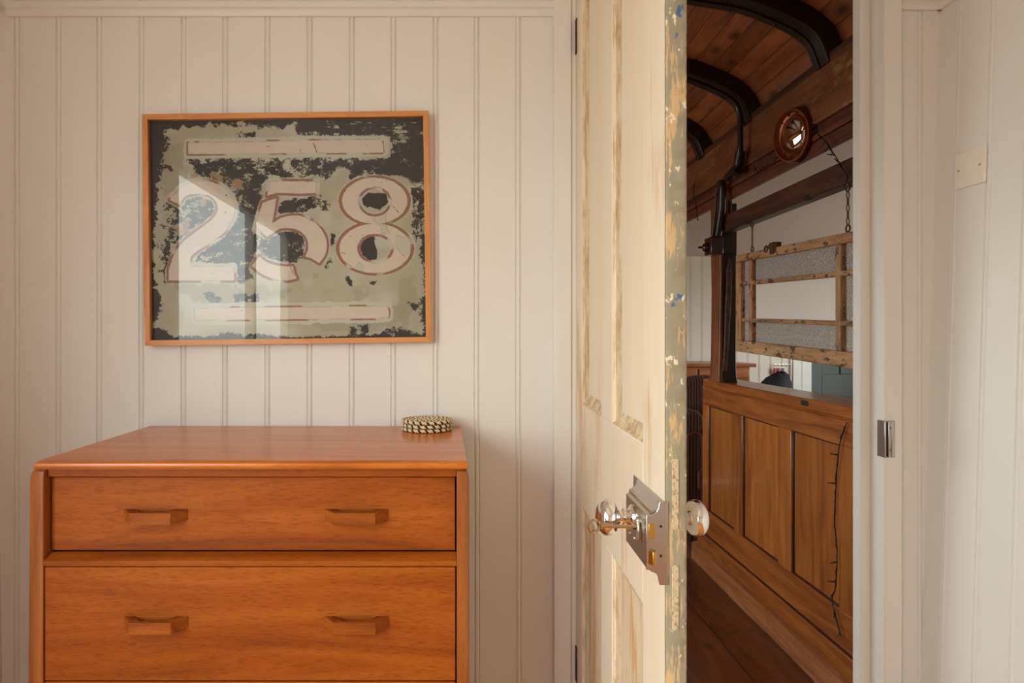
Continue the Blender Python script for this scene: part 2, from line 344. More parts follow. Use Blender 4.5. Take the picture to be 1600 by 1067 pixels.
def stripes():
    m, nt, b = new_mat('striped_upholstery'); N = nt.nodes; L = nt.links
    tc = N.new('ShaderNodeTexCoord'); sx = N.new('ShaderNodeSeparateXYZ'); L.new(tc.outputs['Object'], sx.inputs[0])
    mu = N.new('ShaderNodeMath'); mu.operation = 'MULTIPLY'; mu.inputs[1].default_value = 26.0; L.new(sx.outputs['X'], mu.inputs[0])
    fr = N.new('ShaderNodeMath'); fr.operation = 'FRACT'; L.new(mu.outputs[0], fr.inputs[0])
    a, c, d, e = srgb(96, 40, 34), srgb(42, 24, 24), srgb(150, 112, 88), srgb(60, 62, 52)
    r = ramp(N, [(0, c), (0.14, a), (0.24, d), (0.28, a), (0.42, c), (0.52, e), (0.60, c), (0.68, a), (0.80, d), (0.84, c)], 'CONSTANT')
    L.new(fr.outputs[0], r.inputs['Fac']); L.new(r.outputs['Color'], b.inputs['Base Color']); b.inputs['Roughness'].default_value = 0.9
    return m
M['stripes'] = stripes()

# ------------------------------------------------------------------ the setting
def tg_profile(x0, x1, joints, depth=0.0034):             # tongue and groove boards: V grooves either side of a round bead
    pts = [(x0, 0)]
    for j in sorted(joints):
        if x0+0.012 < j < x1-0.012:
            pts += [(j-0.0078, 0), (j-0.0062, depth), (j-0.0050, depth), (j-0.0042, 0.0012), (j-0.0022, -0.0006), (j, -0.0012), (j+0.0022, -0.0006), (j+0.0042, 0.0012),
                    (j+0.0050, depth), (j+0.0062, depth), (j+0.0078, 0)]
    return pts+[(x1, 0)]
def board_sheet(mb, kind, x0, x1, joints, z0, z1, pos, thick=0.05, tilt=0.0, sign=1):
    """kind 'y': wall at y=pos seen from -y, boards side by side along x.  kind 'x': wall at x=pos(+tilt*z), boards along y; sign=+1 room on the -x side."""
    pr = tg_profile(x0, x1, joints)
    nv = len(pr); vs = []
    for z in (z0, z1):
        for a, d in pr:
            vs.append((a, pos+d, z) if kind == 'y' else (pos+tilt*z+sign*d, a, z))
    for z in (z0, z1):
        for a, d in (pr[0], pr[-1]):
            vs.append((a, pos+thick, z) if kind == 'y' else (pos+tilt*z+sign*thick, a, z))
    fs = [(i, i+1, nv+i+1, nv+i) for i in range(nv-1)]
    b = 2*nv
    fs += [(b, b+1, b+3, b+2), (0, b, b+2, nv), (nv-1, 2*nv-1, b+3, b+1)]
    mb.add(vs, fs)
def struct(name, mb, mat, **k):
    o = mb.build(name, mat, None, **k); o['kind'] = 'structure'; return o

PITCH = 0.1045
joints_b = [(p-695)*1.6/1000 for p in (26, 91, 155, 221, 287, 352, 418, 484, 550, 615, 681, 745, 810, 875)]
DH = 2.20                                                # head of the doorway
mb = MB()
board_sheet(mb, 'y', -1.12, 0.318, joints_b, 0, 2.40, 1.6, 0.07)
board_sheet(mb, 'y', 1.098, 1.34, [1.189], 0, 2.40, 1.6, 0.07)
mb.box(0.318, 1.098, 1.6, 1.67, DH+0.02, 2.40)
struct('wall_back', mb, M['wall'], smooth=True)
# left wall, leaning a little outwards at the top, with the window opening
LX, LT = -1.101, 0.014
mb = MB()
lw = lambda y0, y1, z0, z1: board_sheet(mb, 'x', y0, y1, [1.545-0.1045*k for k in range(42)], z0, z1, LX, 0.07, -LT, -1)
lw(WY1, 1.6, 0, 2.40); lw(-2.7, WY0, 0, 2.40); lw(WY0, WY1, 0, WZ0); lw(WY0, WY1, WZ1, 2.40)
for v in range(len(mb.v)):
    x, y, z = mb.v[v]; mb.v[v] = (x+2*LT*0, y, z)
struct('wall_left', mb, M['wall'])
RX, RT = 1.178, 0.029                                    # right wall: x = RX + RT*z
mb = MB(); board_sheet(mb, 'x', -2.7, 1.62, [1.537-0.0935*k for k in range(45)], 0, 2.40, RX, 0.07, RT, 1)
struct('wall_right', mb, M['wall'])
struct('wall_front', MB().box(-1.3, 1.4, -2.78, -2.7, 0, 2.40), M['wall'])
mb = MB()
for k in range(24):
    x0 = -1.2+k*0.11; mb.box(x0, x0+0.108, -2.7, 1.665, -0.03, 0, random.random())
struct('floor', mb, M['floor'])
struct('ceiling', MB().box(-1.3, 1.4, -2.78, 1.67, 2.36, 2.42), M['ceil'])
# picture rails
def rail_profile(z): return [(0, z), (0, z+0.034), (0.014, z+0.034), (0.018, z+0.030), (0.018, z+0.018), (0.012, z+0.014), (0.011, z+0.006), (0.007, z)]
mb = MB(); mb.prism([(1.6-a, z) for a, z in rail_profile(2.062)], 'x', -1.09, 0.2693)
struct('trim_1', mb, M['trim'])
mb = MB(); mb.prism([(1.6-a, z) for a, z in rail_profile(2.078)], 'x', 1.1286, 1.2385)
struct('trim_2', mb, M['trim'])
mb = MB(); mb.prism([(LX-LT*2.07+a*1.4+0.0, z) for a, z in rail_profile(2.062)], 'y', -2.7, 1.6)
for i, (x, y, z) in enumerate(mb.v): mb.v[i] = (x-LT*(z-2.07), y, z)
struct('trim_3', mb, M['trim'])
mb = MB(); mb.prism([(RX+RT*z-a*1.2, z) for a, z in rail_profile(2.078)], 'y', -2.7, 1.6)
struct('trim_4', mb, M['trim'])
# door frame: architraves, linings and stops
mb = MB()
mb.box(0.2693, 0.3125, 1.578, 1.6, 0, DH+0.06); mb.box(0.3125, 0.326, 1.584, 1.6, 0, DH+0.02)
mb.box(0.312, 0.328, 1.6, 1.667, 0, DH+0.02)
struct('trim_5', mb, M['trim'], bevel=0.0025)
mb = MB(); mb.box(1.084, 1.1286, 1.578, 1.6, 0, DH+0.06)
struct('trim_6', mb, M['trim'], bevel=0.0025)
mb = MB(); mb.box(1.0865, 1.10, 1.6015, 1.667, 0, DH+0.02); mb.box(1.0595, 1.0865, 1.633, 1.663, 0, DH)
struct('trim_7', mb, M['trim'], bevel=0.002)
mb = MB(); mb.box(0.2693, 1.1286, 1.578, 1.6, DH+0.0, DH+0.06); mb.box(0.312, 1.10, 1.6, 1.667, DH, DH+0.02)
struct('trim_8', mb, M['trim'], bevel=0.0025)
# window in the left wall (behind the photographer, seen mirrored in the picture glass)
mb = MB()
lx = lambda z: LX-LT*z
fx0, fx1 = -1.19, -1.135
for (y0, y1, z0, z1) in ((WY0, WY0+.05, WZ0, WZ1), (WY1-.05, WY1, WZ0, WZ1), (WY0, WY1, WZ0, WZ0+.06), (WY0, WY1, WZ1-.05, WZ1), (-0.70, -0.65, WZ0, WZ1)):
    mb.box(fx0, fx1, y0, y1, z0, z1)
struct('window_1', mb, M['trim'], bevel=0.003)
struct('trim_9', MB().box(-1.18, -1.06, WY0-.03, WY1+.03, WZ0-0.03, WZ0), M['trim'], bevel=0.004)

# ------------------------------------------------------------------ old carriage beyond the doorway (built in its own slightly turned frame)
CX, CR = 1.289, -math.atan(0.037)
CL = dict(loc=(CX, 0, 0), rot=(0, 0, CR), local=True)
# roof
prof = [(0.005, 2.20), (-0.014, 2.262), (-0.038, 2.322), (-0.070, 2.358), (-0.115, 2.388), (-0.19, 2.424), (-0.29, 2.463), (-0.41, 2.487), (-0.6, 2.518), (-0.85, 2.545), (-1.1, 2.56), (-1.4, 2.565)]
def smooth_path(p, n=6):
    out = []
    for i in range(len(p)-1):
        p0 = p[max(i-1, 0)]; p1 = p[i]; p2 = p[i+1]; p3 = p[min(i+2, len(p)-1)]
        for k in range(n):
            t = k/n
            out.append(tuple(0.5*((2*b)+(c-a)*t+(2*a-5*b+4*c-d)*t*t+(-a+3*b-3*c+d)*t**3) for a, b, c, d in zip(p0, p1, p2, p3)))
    return out+[tuple(p[-1])]
half = smooth_path(prof)
full = half+[(-2.8-x, z) for x, z in half[::-1][1:]]
def offset(path, d):
    out = []
    for i, (x, z) in enumerate(path):
        a = path[max(i-1, 0)]; b = path[min(i+1, len(path)-1)]; tx, tz = b[0]-a[0], b[1]-a[1]; l = math.hypot(tx, tz)
        out.append((x+d*tz/l, z-d*tx/l))
    return out
Y0C, Y1C = 1.72, 5.55
roof_line = offset(full, 0.070)
# resample into boards 95 mm wide
acc = [0]
for i in range(1, len(roof_line)): acc.append(acc[-1]+math.hypot(roof_line[i][0]-roof_line[i-1][0], roof_line[i][1]-roof_line[i-1][1]))
def at_len(s):
    for i in range(1, len(acc)):
        if acc[i] >= s:
            t = (s-acc[i-1])/(acc[i]-acc[i-1]); return tuple(a+(b-a)*t for a, b in zip(roof_line[i-1], roof_line[i]))
    return roof_line[-1]
mb = MB(); BW = 0.078; s = 0.0
while s < acc[-1]-0.02:
    a = at_len(s+0.0012); b = at_len(min(s+BW-0.0012, acc[-1])); a2 = at_len(s-0.001 if s > 0 else 0); 
    tx, tz = b[0]-a[0], b[1]-a[1]; l = math.hypot(tx, tz); nx, nz = tz/l, -tx/l
    cx = ((a[0]+b[0])/2, (a[1]+b[1])/2)
    poly = [a, b, (b[0]+nx*0.02, b[1]+nz*0.02), (a[0]+nx*0.02, a[1]+nz*0.02)]
    mb.prism(poly, 'y', Y0C, Y1C, random.random()*0.98+0.01); s += BW
for sgn in (0,):
    shell = offset(full, 0.093); vs = [(x, y, z) for y in (Y0C, Y1C) for x, z in shell]; n = len(shell)
    mb.add(vs, [(i, i+1, n+i+1, n+i) for i in range(n-1)], 0.5, 1)
o = struct('ceiling_boards', mb, [M['roof'], M['dark_gap']], smooth=False, **CL)
# ribs
rib_y = [1.80, 2.365, 3.0, 3.58, 4.2, 4.8]
rib_lab = ['dark curved roof rib nearest the doorway, at the very top of the opening', 'dark curved roof rib whose foot lands right above the round mirror', 'dark curved roof rib that carries the black pipe', 'short glimpse of a dark curved roof rib beside the door edge, farthest back']
for i, yy in enumerate(rib_y[1:4]):
    t = thing('roof_rib', rib_lab[i+1], 'roof rib', (CX, 0, 0), (0, 0, CR), 'curved ribs under the carriage roof')
    inner = [p for p in offset(full, 0.0) if p[1] > 2.24]; outer = [p for p in offset(full, 0.05)][:]
    pr = full[6:-6] if False else [p for p in full if p[1] > 2.235]
    k0 = full.index(pr[0]); k1 = full.index(pr[-1]); ou = offset(full, 0.068)[k0:k1+1]
    mb = MB(); rings = []
    for (a, b) in zip(pr, ou): rings.append([(a[0], yy-0.085, a[1]), (a[0], yy, a[1]), (b[0], yy, b[1]), (b[0], yy-0.085, b[1])])
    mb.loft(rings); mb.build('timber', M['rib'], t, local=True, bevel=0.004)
    mb = MB(); rings = []; ii = offset(full, -0.006)[k0:k1+1]
    for (a, b) in zip(ii, pr): rings.append([(a[0], yy-0.034, a[1]), (a[0], yy-0.002, a[1]), (b[0], yy-0.002, b[1]), (b[0], yy-0.034, b[1])])
    mb.loft(rings); mb.build('iron_strap', M['rib_iron'], t, local=True, bevel=0.002)
    mb = MB()
    for j in (4, 14, 24, 34, 44):
        if j < len(pr): mb.lathe([(0.0001, -0.008), (0.007, -0.006), (0.009, 0)], (pr[j][0]-0.004*0, yy-0.018, pr[j][1]-0.002), (0, 0, 1), 10)
    mb.build('bolt_head', M['rib_iron'], t, local=True)['kind'] = 'stuff'
# floor, far side wall with its window
mb = MB()
for k in range(11):
    x1 = 0.0-0.0-k*0.265+0.02; tone = random.random()
    mb.box(x1-0.261, x1, Y0C-0.05, Y1C, -0.03, 0.0, tone)
mb.box(-2.9, 0.05, Y0C-0.05, Y1C, -0.06, -0.031, 0, 1)
struct('floor_carriage', mb, [M['cfloor'], M['dark_gap']], bevel=0.002, smooth=False, **CL)
mb = MB(); a, b, c, d = CW
mb.box(-1.60, -1.52, 1.67, a, 0, 2.5); mb.box(-1.60, -1.52, b, 5.7, 0, 2.5); mb.box(-1.60, -1.52, a, b, 0, c); mb.box(-1.60, -1.52, a, b, d, 2.5)
struct('wall_carriage', mb, M['rail'])
mb = MB()
for y in np.linspace(a, b, 6): mb.box(-1.585, -1.545, y-0.02, y+0.02, c, d)
for z in (c+.02, d-.25, d-.02): mb.box(-1.585, -1.545, a, b, z-0.02, z+0.02)
struct('window_2', mb, M['rail'], bevel=0.003)
mb = MB(); mb.box(-1.6, 0.30, 1.668, 1.70, 0, 2.7); mb.box(1.11, 1.6, 1.668, 1.70, 0, 2.7); mb.box(0.30, 1.11, 1.668, 1.70, 2.22, 2.7)
struct('wall_carriage_end', mb, M['rail'])
struct('wall_carriage_far', MB().box(-1.6, 1.45, 5.6, 5.66, 0, 2.8), M['rail'])
# white room behind the screen
mb = MB(); board_sheet(mb, 'y', 1.40, 3.03, [1.45+0.1*k for k in range(17)], 0, 2.3, 5.6, 0.06)
board_sheet(mb, 'y', 3.98, 4.1, [], 0, 2.3, 5.6, 0.06); mb.box(3.03, 3.98, 5.6, 5.66, 2.02, 2.3)
struct('wall_extension', mb, M['ext_wall'])
a, b, c, d = EW
mb = MB(); mb.box(4.02, 4.1, 1.72, a, 0, 2.6); mb.box(4.02, 4.1, b, 5.66, 0, 2.6); mb.box(4.02, 4.1, a, b, 0, c); mb.box(4.02, 4.1, a, b, d, 2.6)
struct('wall_extension_side', mb, M['ext_wall'])
mb = MB(); mb.box(1.40, 4.1, 1.66, 1.72, 0, 2.7); struct('wall_extension_near', mb, M['ext_wall'])
mb = MB(); vs = [(1.46, 5.62, 1.955), (4.1, 5.62, 1.93), (4.1, 1.68, 2.42), (1.46, 1.68, 2.42)]
mb.add(vs+[(x, y, z+0.05) for x, y, z in vs], [(0, 1, 2, 3), (7, 6, 5, 4), (0, 4, 5, 1), (1, 5, 6, 2), (2, 6, 7, 3), (3, 7, 4, 0)])
struct('ceiling_extension', mb, plain('warm_grey_ceiling', (0.66, 0.57, 0.49), 0.7))
struct('floor_extension', MB().box(1.33, 4.1, 1.70, 5.66, -0.06, -0.001), M['cfloor'])
mb = MB(); mb.box(3.03, 3.19, 5.565, 5.6, 0, 2.08); mb.box(3.825, 3.98, 5.565, 5.6, 0, 2.08); mb.box(3.19, 3.825, 5.565, 5.6, 2.0, 2.08); mb.box(3.104, 3.109, 5.562, 5.566, 0, 2.08)
struct('trim_10', mb, M['trim'], bevel=0.003)
mb = MB(); mb.box(3.19, 3.825, 5.60, 5.64, 0.0, 2.0); 
for (x0, x1, z0, z1) in ((3.19, 3.29, 0.0, 2.0), (3.725, 3.825, 0.0, 2.0), (3.29, 3.725, 0.0, .2), (3.29, 3.725, .72, .92), (3.29, 3.725, 1.88, 2.0), (3.455, 3.555, .2, .72), (3.455, 3.555, .92, 1.88)): mb.box(x0, x1, 5.585, 5.60, z0, z1)
struct('door_2', mb, M['grey_door'], bevel=0.003)

# ---- the panelled wooden screen
scr = thing('wooden_screen', 'panelled orange-brown pine half-height partition beyond the doorway', 'partition', (CX, 0, 0), (0, 0, CR))
YN = 1.73
mb = MB().box(0, 0.035, YN, 3.53, 0.885, 0.975, .3); mb.build('top_rail', M['rail'], scr, bevel=0.003, local=True)
mb = MB().box(0, 0.035, YN, 3.53, 0.186, 0.316, .6); mb.build('bottom_rail', M['rail'], scr, bevel=0.003, local=True)
pan_y = [(3.447, 3.113), (3.017, 2.671), (2.560, 2.229), (2.13, 1.80)]
for a, b in ((3.53, 3.447), (3.113, 3.017), (2.671, 2.560), (2.229, 2.13), (1.80, YN)):
    MB().box(0.0005, 0.035, b, a, 0.316, 0.885, random.random()).build('upright', M['panel'], scr, bevel=0.003, local=True)
for a, b in pan_y:
    p = MB().box(0.012, 0.026, b, a, 0.31, 0.89, random.random()).build('panel', M['panel'], scr, local=True)
    mb = MB()
    for (y0, y1, z0, z1) in ((b, a, .316, .3215), (b, a, .8795, .885), (b, b+.005, .316, .885), (a-.005, a, .316, .885)): mb.box(0.006, 0.014, y0, y1, z0, z1)
    mb.build('bead', M['bead'], p, bevel=0.003, local=True)
mb = MB().box(0.004, 0.035, YN, 3.53, 0.176, 0.186); mb.build('groove', M['bead'], scr, local=True)
mb = MB().box(-0.004, 0.035, YN, 3.60, 0.098, 0.176, .2); mb.build('skirting', M['rail'], scr, bevel=0.004, local=True)
# rough ripped board at the floor
mb = MB(); n = 40; ys = np.linspace(YN, 3.64, n); rings = []
for y in ys:
    w_ = -0.022-0.0012*math.sin(y*9)-0.003*random.random()
    rings.append([(w_, y, 0.0), (w_+0.004, y, 0.092+0.004*math.sin(y*5)), (0.03, y, 0.10), (0.03, y, 0.0)])
mb.loft(rings); mb.build('floor_board', M['skirt'], scr, local=True)
mb = MB().box(0.010, 0.19, YN, 3.55, 0.980, 1.022, .8); mb.box(0.004, 0.06, YN, 3.55, 0.972, 0.982, .5)
mb.build('sill', M['rail'], scr, bevel=0.005, local=True)
MB().box(0.0085, 0.02, 2.45, 2.50, 0.994, 1.014).build('notch', M['dark_gap'], scr, local=True)
mb = MB().box(-0.012, -0.002, 3.45, 3.56, 0.35, 0.36)
# ---- post with split dark face
post = thing('post', 'worn dark brown post standing on the panelled screen', 'post', (CX, 0, 0), (0, 0, CR))
mb = MB(); rings = []
for z, xl, yf in ((1.022, -0.012, 3.275), (1.06, -0.004, 3.29), (1.15, 0.0, 3.295), (1.5, 0.004, 3.29), (1.70, 0.0, 3.285), (1.94, 0.0, 3.285)):
    rings.append([(xl, yf, z), (0.085, yf-0.004, z), (0.085, 3.40, z), (xl, 3.41, z)])
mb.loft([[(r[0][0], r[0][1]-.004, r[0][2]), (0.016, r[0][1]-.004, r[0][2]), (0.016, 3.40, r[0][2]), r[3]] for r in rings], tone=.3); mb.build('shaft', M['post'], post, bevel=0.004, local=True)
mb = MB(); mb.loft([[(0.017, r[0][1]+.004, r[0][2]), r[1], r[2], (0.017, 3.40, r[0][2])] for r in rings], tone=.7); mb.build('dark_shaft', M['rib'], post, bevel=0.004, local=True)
mb = MB(); mb.prism([(0.012, 1.08), (0.03, 1.08), (0.052, 1.45), (0.056, 1.63), (0.044, 1.66), (0.030, 1.60), (0.030, 1.5), (0.024, 1.40), (0.018, 1.2)], 'y', 3.268, 3.286, .9)
mb.build('split_strip', M['beam_dark'], post, bevel=0.002, local=True)
MB().box(0.0, 0.08, 3.268, 3.30, 1.68, 1.785).build('block', M['bead'], post, bevel=0.004, local=True)
mb = MB()
for x0 in (0.004, 0.022, 0.040): mb.box(x0, x0+0.011, 3.255, 3.285, 1.88, 1.985, random.random())
mb.build('fillet', M['red_strip'], post, bevel=0.003, local=True)
# ---- beams
bm_ = thing('beam', 'large old dark brown beam under the carriage roof with pale scuffed paint', 'beam', (CX, 0, 0), (0, 0, CR))
MB().box(0, 0.11, YN, 5.5, 2.052, 2.252, .2).build('upper_board', M['beam'], bm_, bevel=0.006, local=True)
MB().box(0.016, 0.11, YN, 5.5, 2.018, 2.052, .8).build('groove_strip', M['beam_dark'], bm_, bevel=0.003, local=True)
MB().box(0.006, 0.06, YN, 5.5, 1.996, 2.018, .4).build('moulding', M['red_strip'], bm_, bevel=0.004, local=True)
MB().box(0.012, 0.035, YN, 5.5, 1.943, 1.994, .6).build('lower_board', M['red_strip'], bm_, bevel=0.004, local=True)
mb = MB(); mb.box(-0.004, 0.02, YN, 5.5, 2.245, 2.275, .6); mb.build('capping', M['beam_dark'], bm_, bevel=0.004, local=True)
b2 = thing('beam', 'lower brown cross beam from which the glazed sash hangs', 'beam', (CX, 0, 0), (0, 0, CR))
MB().box(0.0, 0.06, YN, 3.27, 1.784, 1.868, .5).build('timber', M['beam_dark'], b2, bevel=0.006, local=True)
mb = MB(); mb.box(-0.001, 0.02, 2.96, 3.0, 1.783, 1.80); mb.box(-0.001, 0.02, 2.42, 2.46, 1.783, 1.80)
mb.build('notch', M['dark_gap'], b2, local=True)

# ---- hanging sash
sash = thing('hanging_sash_window', 'stripped wooden sash window with hammered glass hanging on chains beyond the doorway', 'window', (CX, 0, 0), (0, 0, CR))
TL = 0.036
def zt(z, y): return z+TL*(y-2.6)
def sbox(mb, x0, x1, y0, y1, z0, z1, tone=0):
    mb.box(x0, x1, y0, y1, z0, z1, tone)
    for i in range(len(mb.v)-8, len(mb.v)): x, y, z = mb.v[i]; mb.v[i] = (x, y, zt(z, y))
Ys = [3.09, 3.03, 2.957, 2.911, 2.261, 2.215, 2.145, 2.085]
X0, X1 = 0.000, 0.040
mb = MB(); sbox(mb, X0, X1, Ys[7], Ys[0], 1.597, 1.632, .3); mb.build('top_rail', M['sash'], sash, bevel=0.003, local=True)
mb = MB(); sbox(mb, X0, X1, Ys[7], Ys[0], 1.170, 1.224, .7); mb.build('bottom_rail', M['sash'], sash, bevel=0.003, local=True)
for a, b in ((Ys[1], Ys[0]), (Ys[7], Ys[6])):
    mb = MB(); sbox(mb, X0-.001, X1, a, b, 1.224, 1.597, random.random()); mb.build('stile', M['sash_v'], sash, bevel=0.003, local=True)
for a, b in ((Ys[3]+.008, Ys[2]-.006), (Ys[5]+.008, Ys[4]-.006)):
    mb = MB(); sbox(mb, X0+.001, X1, a, b, 1.224, 1.597, random.random()); mb.build('glazing_bar', M['sash_v'], sash, bevel=0.005, local=True, seg=3)
for a, b in ((1.484, 1.503), (1.312, 1.330)):
    mb = MB(); sbox(mb, X0+.002, X1-.002, Ys[6], Ys[1], a, b, random.random()); mb.build('glazing_bar', M['sash'], sash, bevel=0.005, local=True, seg=3)
rows = ((1.503, 1.597), (1.330, 1.484), (1.224, 1.312)); cols = ((Ys[2], Ys[1]), (Ys[4], Ys[3]), (Ys[6], Ys[5]))
for r_, (z0, z1) in enumerate(rows):
    for c_, (y0, y1) in enumerate(cols):
        mid = (r_ == 1 and c_ == 1)
        mb = MB(); sbox(mb, 0.018, 0.022, y0, y1, z0, z1)
        p = mb.build('pane', M['milk_glass' if mid else 'hammered'], sash, local=True)
        if mid: p['label'] = 'milky white centre pane'
mb = MB(); mb.lathe([(0.011, -0.004), (0.016, 0), (0.011, 0.004)], (0.004, 2.745, zt(1.640, 2.745)), (1, 0, 0), 16)
mb.torus((0.0, 2.775, zt(1.632, 2.775)), (1, 0, 0), 0.013, 0.004, 20, 8); mb.box(-0.004, 0.03, 2.70, 2.735, zt(1.605, 2.72), zt(1.655, 2.72)); mb.box(-0.002, 0.02, 2.68, 2.698, zt(1.61, 2.7), zt(1.65, 2.7))
mb.build('catch', M['rust'], sash, bevel=0.002, local=True)
for yy, lab in ((2.955, 'rusty hanging chain at the left end of the glazed sash'), (2.21, 'rusty hanging chain at the right end of the glazed sash')):
    t = thing('hanging_chain', lab, 'chain', (CX, 0, 0), (0, 0, CR), 'chains holding up the sash window')
    zb, ztop = zt(1.636, yy), 1.787
    mb = MB(); mb.torus((0.02, yy, ztop-0.012), (1, 0, 0), 0.012, 0.0028, 20, 6); mb.build('ring', M['rust'], t, local=True)
    mb = MB(); mb.torus((0.02, yy, zb+0.012), (1, 0, 0), 0.012, 0.0028, 20, 6); mb.build('ring', M['rust'], t, local=True)
    n = 5; L_ = (ztop-0.026)-(zb+0.026); 
    for k in range(n):
        zc = zb+0.026+L_*(k+.5)/n; mb = MB(); mb.torus((0.02, yy, zc), (1, 0, 0) if k % 2 else (0.5, 0.87, 0), L_/n*0.56, 0.0017, 16, 6, sx=0.30)
        mb.build('link', M['rust'], t, local=True)

# ---- round convex mirror
mir = thing('round_mirror', 'small round gilded convex mirror with beads on the dark beam', 'mirror', (0, 0, 0))
mc = Vector((1.352, 2.50, 2.046)); ax = Vector((-math.cos(math.radians(9)), -math.sin(math.radians(9)), -0.12)).normalized()
mir.location = mc
R = 0.103
mb = MB(); mb.lathe([(0.02, -0.055), (R-.006, -0.055), (R, -0.045), (R-.004, -0.035), (R+.003, -0.028), (R-.002, -0.018), (R+0.001, -0.008), (R-0.002, 0.0), (R-0.006, 0.001), (R-0.006, -0.05)], mc, ax, 64, caps=False); mb.build('rim', M['gold_dark'], mir)
mb = MB(); mb.lathe([(R-.003, -0.002), (R-.003, 0.004), (R-.008, 0.004), (R-.012, -0.006), (R-.016, -0.014), (R-.024, -0.016), (0.074, -0.010), (0.072, -0.005), (0.069, -0.006), (0.067, -0.014), (0.064, -0.012), (0.061, -0.018), (0.056, -0.02)], mc, ax, 64, caps=False)
mb.build('frame', M['gold'], mir)
u = (Vector((0, 0, 1))-ax*ax.z).normalized(); v_ = ax.cross(u)
for k in range(12):
    an = 2*PI*k/12+0.2; p = mc+ax*(-0.010)+(u*math.cos(an)+v_*math.sin(an))*0.0835
    mb = MB(); mb.lathe([(0.0045*math.sin(PI*j/8), -0.0045*math.cos(PI*j/8)) for j in range(9)], p, ax, 12); mb.build('bead', M['gold'], mir)
mb = MB(); mb.lathe([(0.061*math.cos(PI/2*j/12), -0.017+0.019*math.sin(PI/2*j/12)) for j in range(13)], mc, ax, 48); mb.build('mirror_glass', M['mirror'], mir)

# ---- black conduit on the rib, down the post, with box and round switch
con = thing('conduit_pipe', 'black metal conduit pipe curving down from the roof rib along the post', 'pipe', (CX, 0, 0), (0, 0, CR))
pr = offset(full, -0.024); path = [(x, 2.925, z) for x, z in pr if z > 2.30 and x > -1.5][::-1]
if path[0][0] > path[-1][0]: path = path[::-1]
path += [(-0.045, 2.93, 2.26), (-0.042, 2.935, 2.15), (-0.042, 2.94, 2.10), (-0.036, 2.97, 2.065), (-0.03, 3.05, 2.05)]
mb = MB(); mb.tube(path, 0.0125, 12); mb.build('pipe', M['black_metal'], con, local=True)
mb = MB(); mb.tube([(-0.034, 2.955, 2.115), (-0.034, 2.975, 2.055)], 0.022, 12); mb.tube([(-0.034, 2.96, 2.06), (-0.03, 3.12, 2.03)], 0.017, 12); mb.box(-0.05, -0.005, 2.98, 3.03, 2.02, 2.035)
mb.build('elbow', M['black_metal'], con, local=True, bevel=0.002)
mb = MB(); mb.lathe([(0.03, 0), (0.034, 0.006), (0.034, 0.026), (0.028, 0.032)], (-0.045, 3.19, 2.005), (1, 0, 0), 24); mb.build('junction_box', M['black_metal'], con, local=True)
mb = MB(); mb.tube([(-0.03, 3.17, 2.0), (-0.024, 3.19, 1.9), (-0.02, 3.24, 1.80), (-0.02, 3.26, 1.76)], 0.017, 12); mb.tube([(-0.045, 3.20, 2.0), (-0.04, 3.23, 1.9), (-0.04, 3.27, 1.76)], 0.008, 8)
mb.build('down_pipe', M['black_metal'], con, local=True)
sb = thing('switch_box', 'small dark wooden switch box with round brown knob on the post', 'switch', (CX, 0, 0), (0, 0, CR))
MB().box(-0.062, -0.0, 3.235, 3.33, 1.675, 1.765).build('box', plain('dark_varnish', srgb(58, 26, 18), 0.3, coat=0.3), sb, local=True, bevel=0.005)
mb = MB(); mb.lathe([(0.024, 0), (0.024, 0.012), (0.018, 0.022), (0.010, 0.026), (0.0001, 0.027)], (-0.062, 3.285, 1.715), (-1, 0, 0), 24); mb.lathe([(0.006, 0), (0.006, 0.02), (0.0001, 0.022)], (-0.088, 3.285, 1.715), (-1, 0, 0), 12)
mb.build('round_knob', plain('bakelite', srgb(40, 22, 16), 0.15, coat=0.6), sb, local=True)

# ---- string of fairy lights
def fairy(label, pts, seed, group='fairy light strings in the carriage', every=1):
    rnd = random.Random(seed)
    t = thing('fairy_lights', label, 'string lights', (CX, 0, 0), (0, 0, CR), group)
    sp = smooth_path(pts, 6); mb = MB()
    mb.tube([(x+rnd.uniform(-.001, .001), y, z+rnd.uniform(-.001, .001)) for x, y, z in sp], 0.0016, 6)
    mb.tube([(x-0.002+rnd.uniform(-.002, .002), y+rnd.uniform(-.003, .003), z+rnd.uniform(-.003, .003)) for x, y, z in sp], 0.0014, 6)
    mb.build('cable', M['black_wire'], t, local=True)
    for k in range(3, len(sp)-1, 6*every):
        p = Vector(sp[k]); d = Vector((-0.5, rnd.uniform(-1, 1), rnd.uniform(-1, .4))).normalized(); e = p+d*0.028
        mb = MB(); mb.tube([p, p+d*0.016], 0.0026, 6); mb.tube([p+d*0.016, e], 0.0016, 6, mi=1)
        mb.build('bulb', [M['black_wire'], M['rib_iron']], t, local=True)
fairy('black fairy light cable hanging from the round mirror across the lower beam', [(-0.012, 2.36, 2.045), (-0.012, 2.35, 2.03), (-0.014, 2.335, 2.0), (-0.012, 2.30, 1.97), (-0.012, 2.28, 1.95), (-0.010, 2.25, 1.91), (-0.012, 2.22, 1.88), (-0.012, 2.19, 1.84), (-0.012, 2.155, 1.80), (-0.014, 2.165, 1.77)], 3)
fairy('black fairy light cable running along the beam left of the round mirror', [(-0.012, 2.60, 2.0), (-0.012, 2.70, 1.99), (-0.012, 2.76, 1.995), (-0.012, 2.82, 1.985), (-0.012, 2.86, 2.02)], 5)
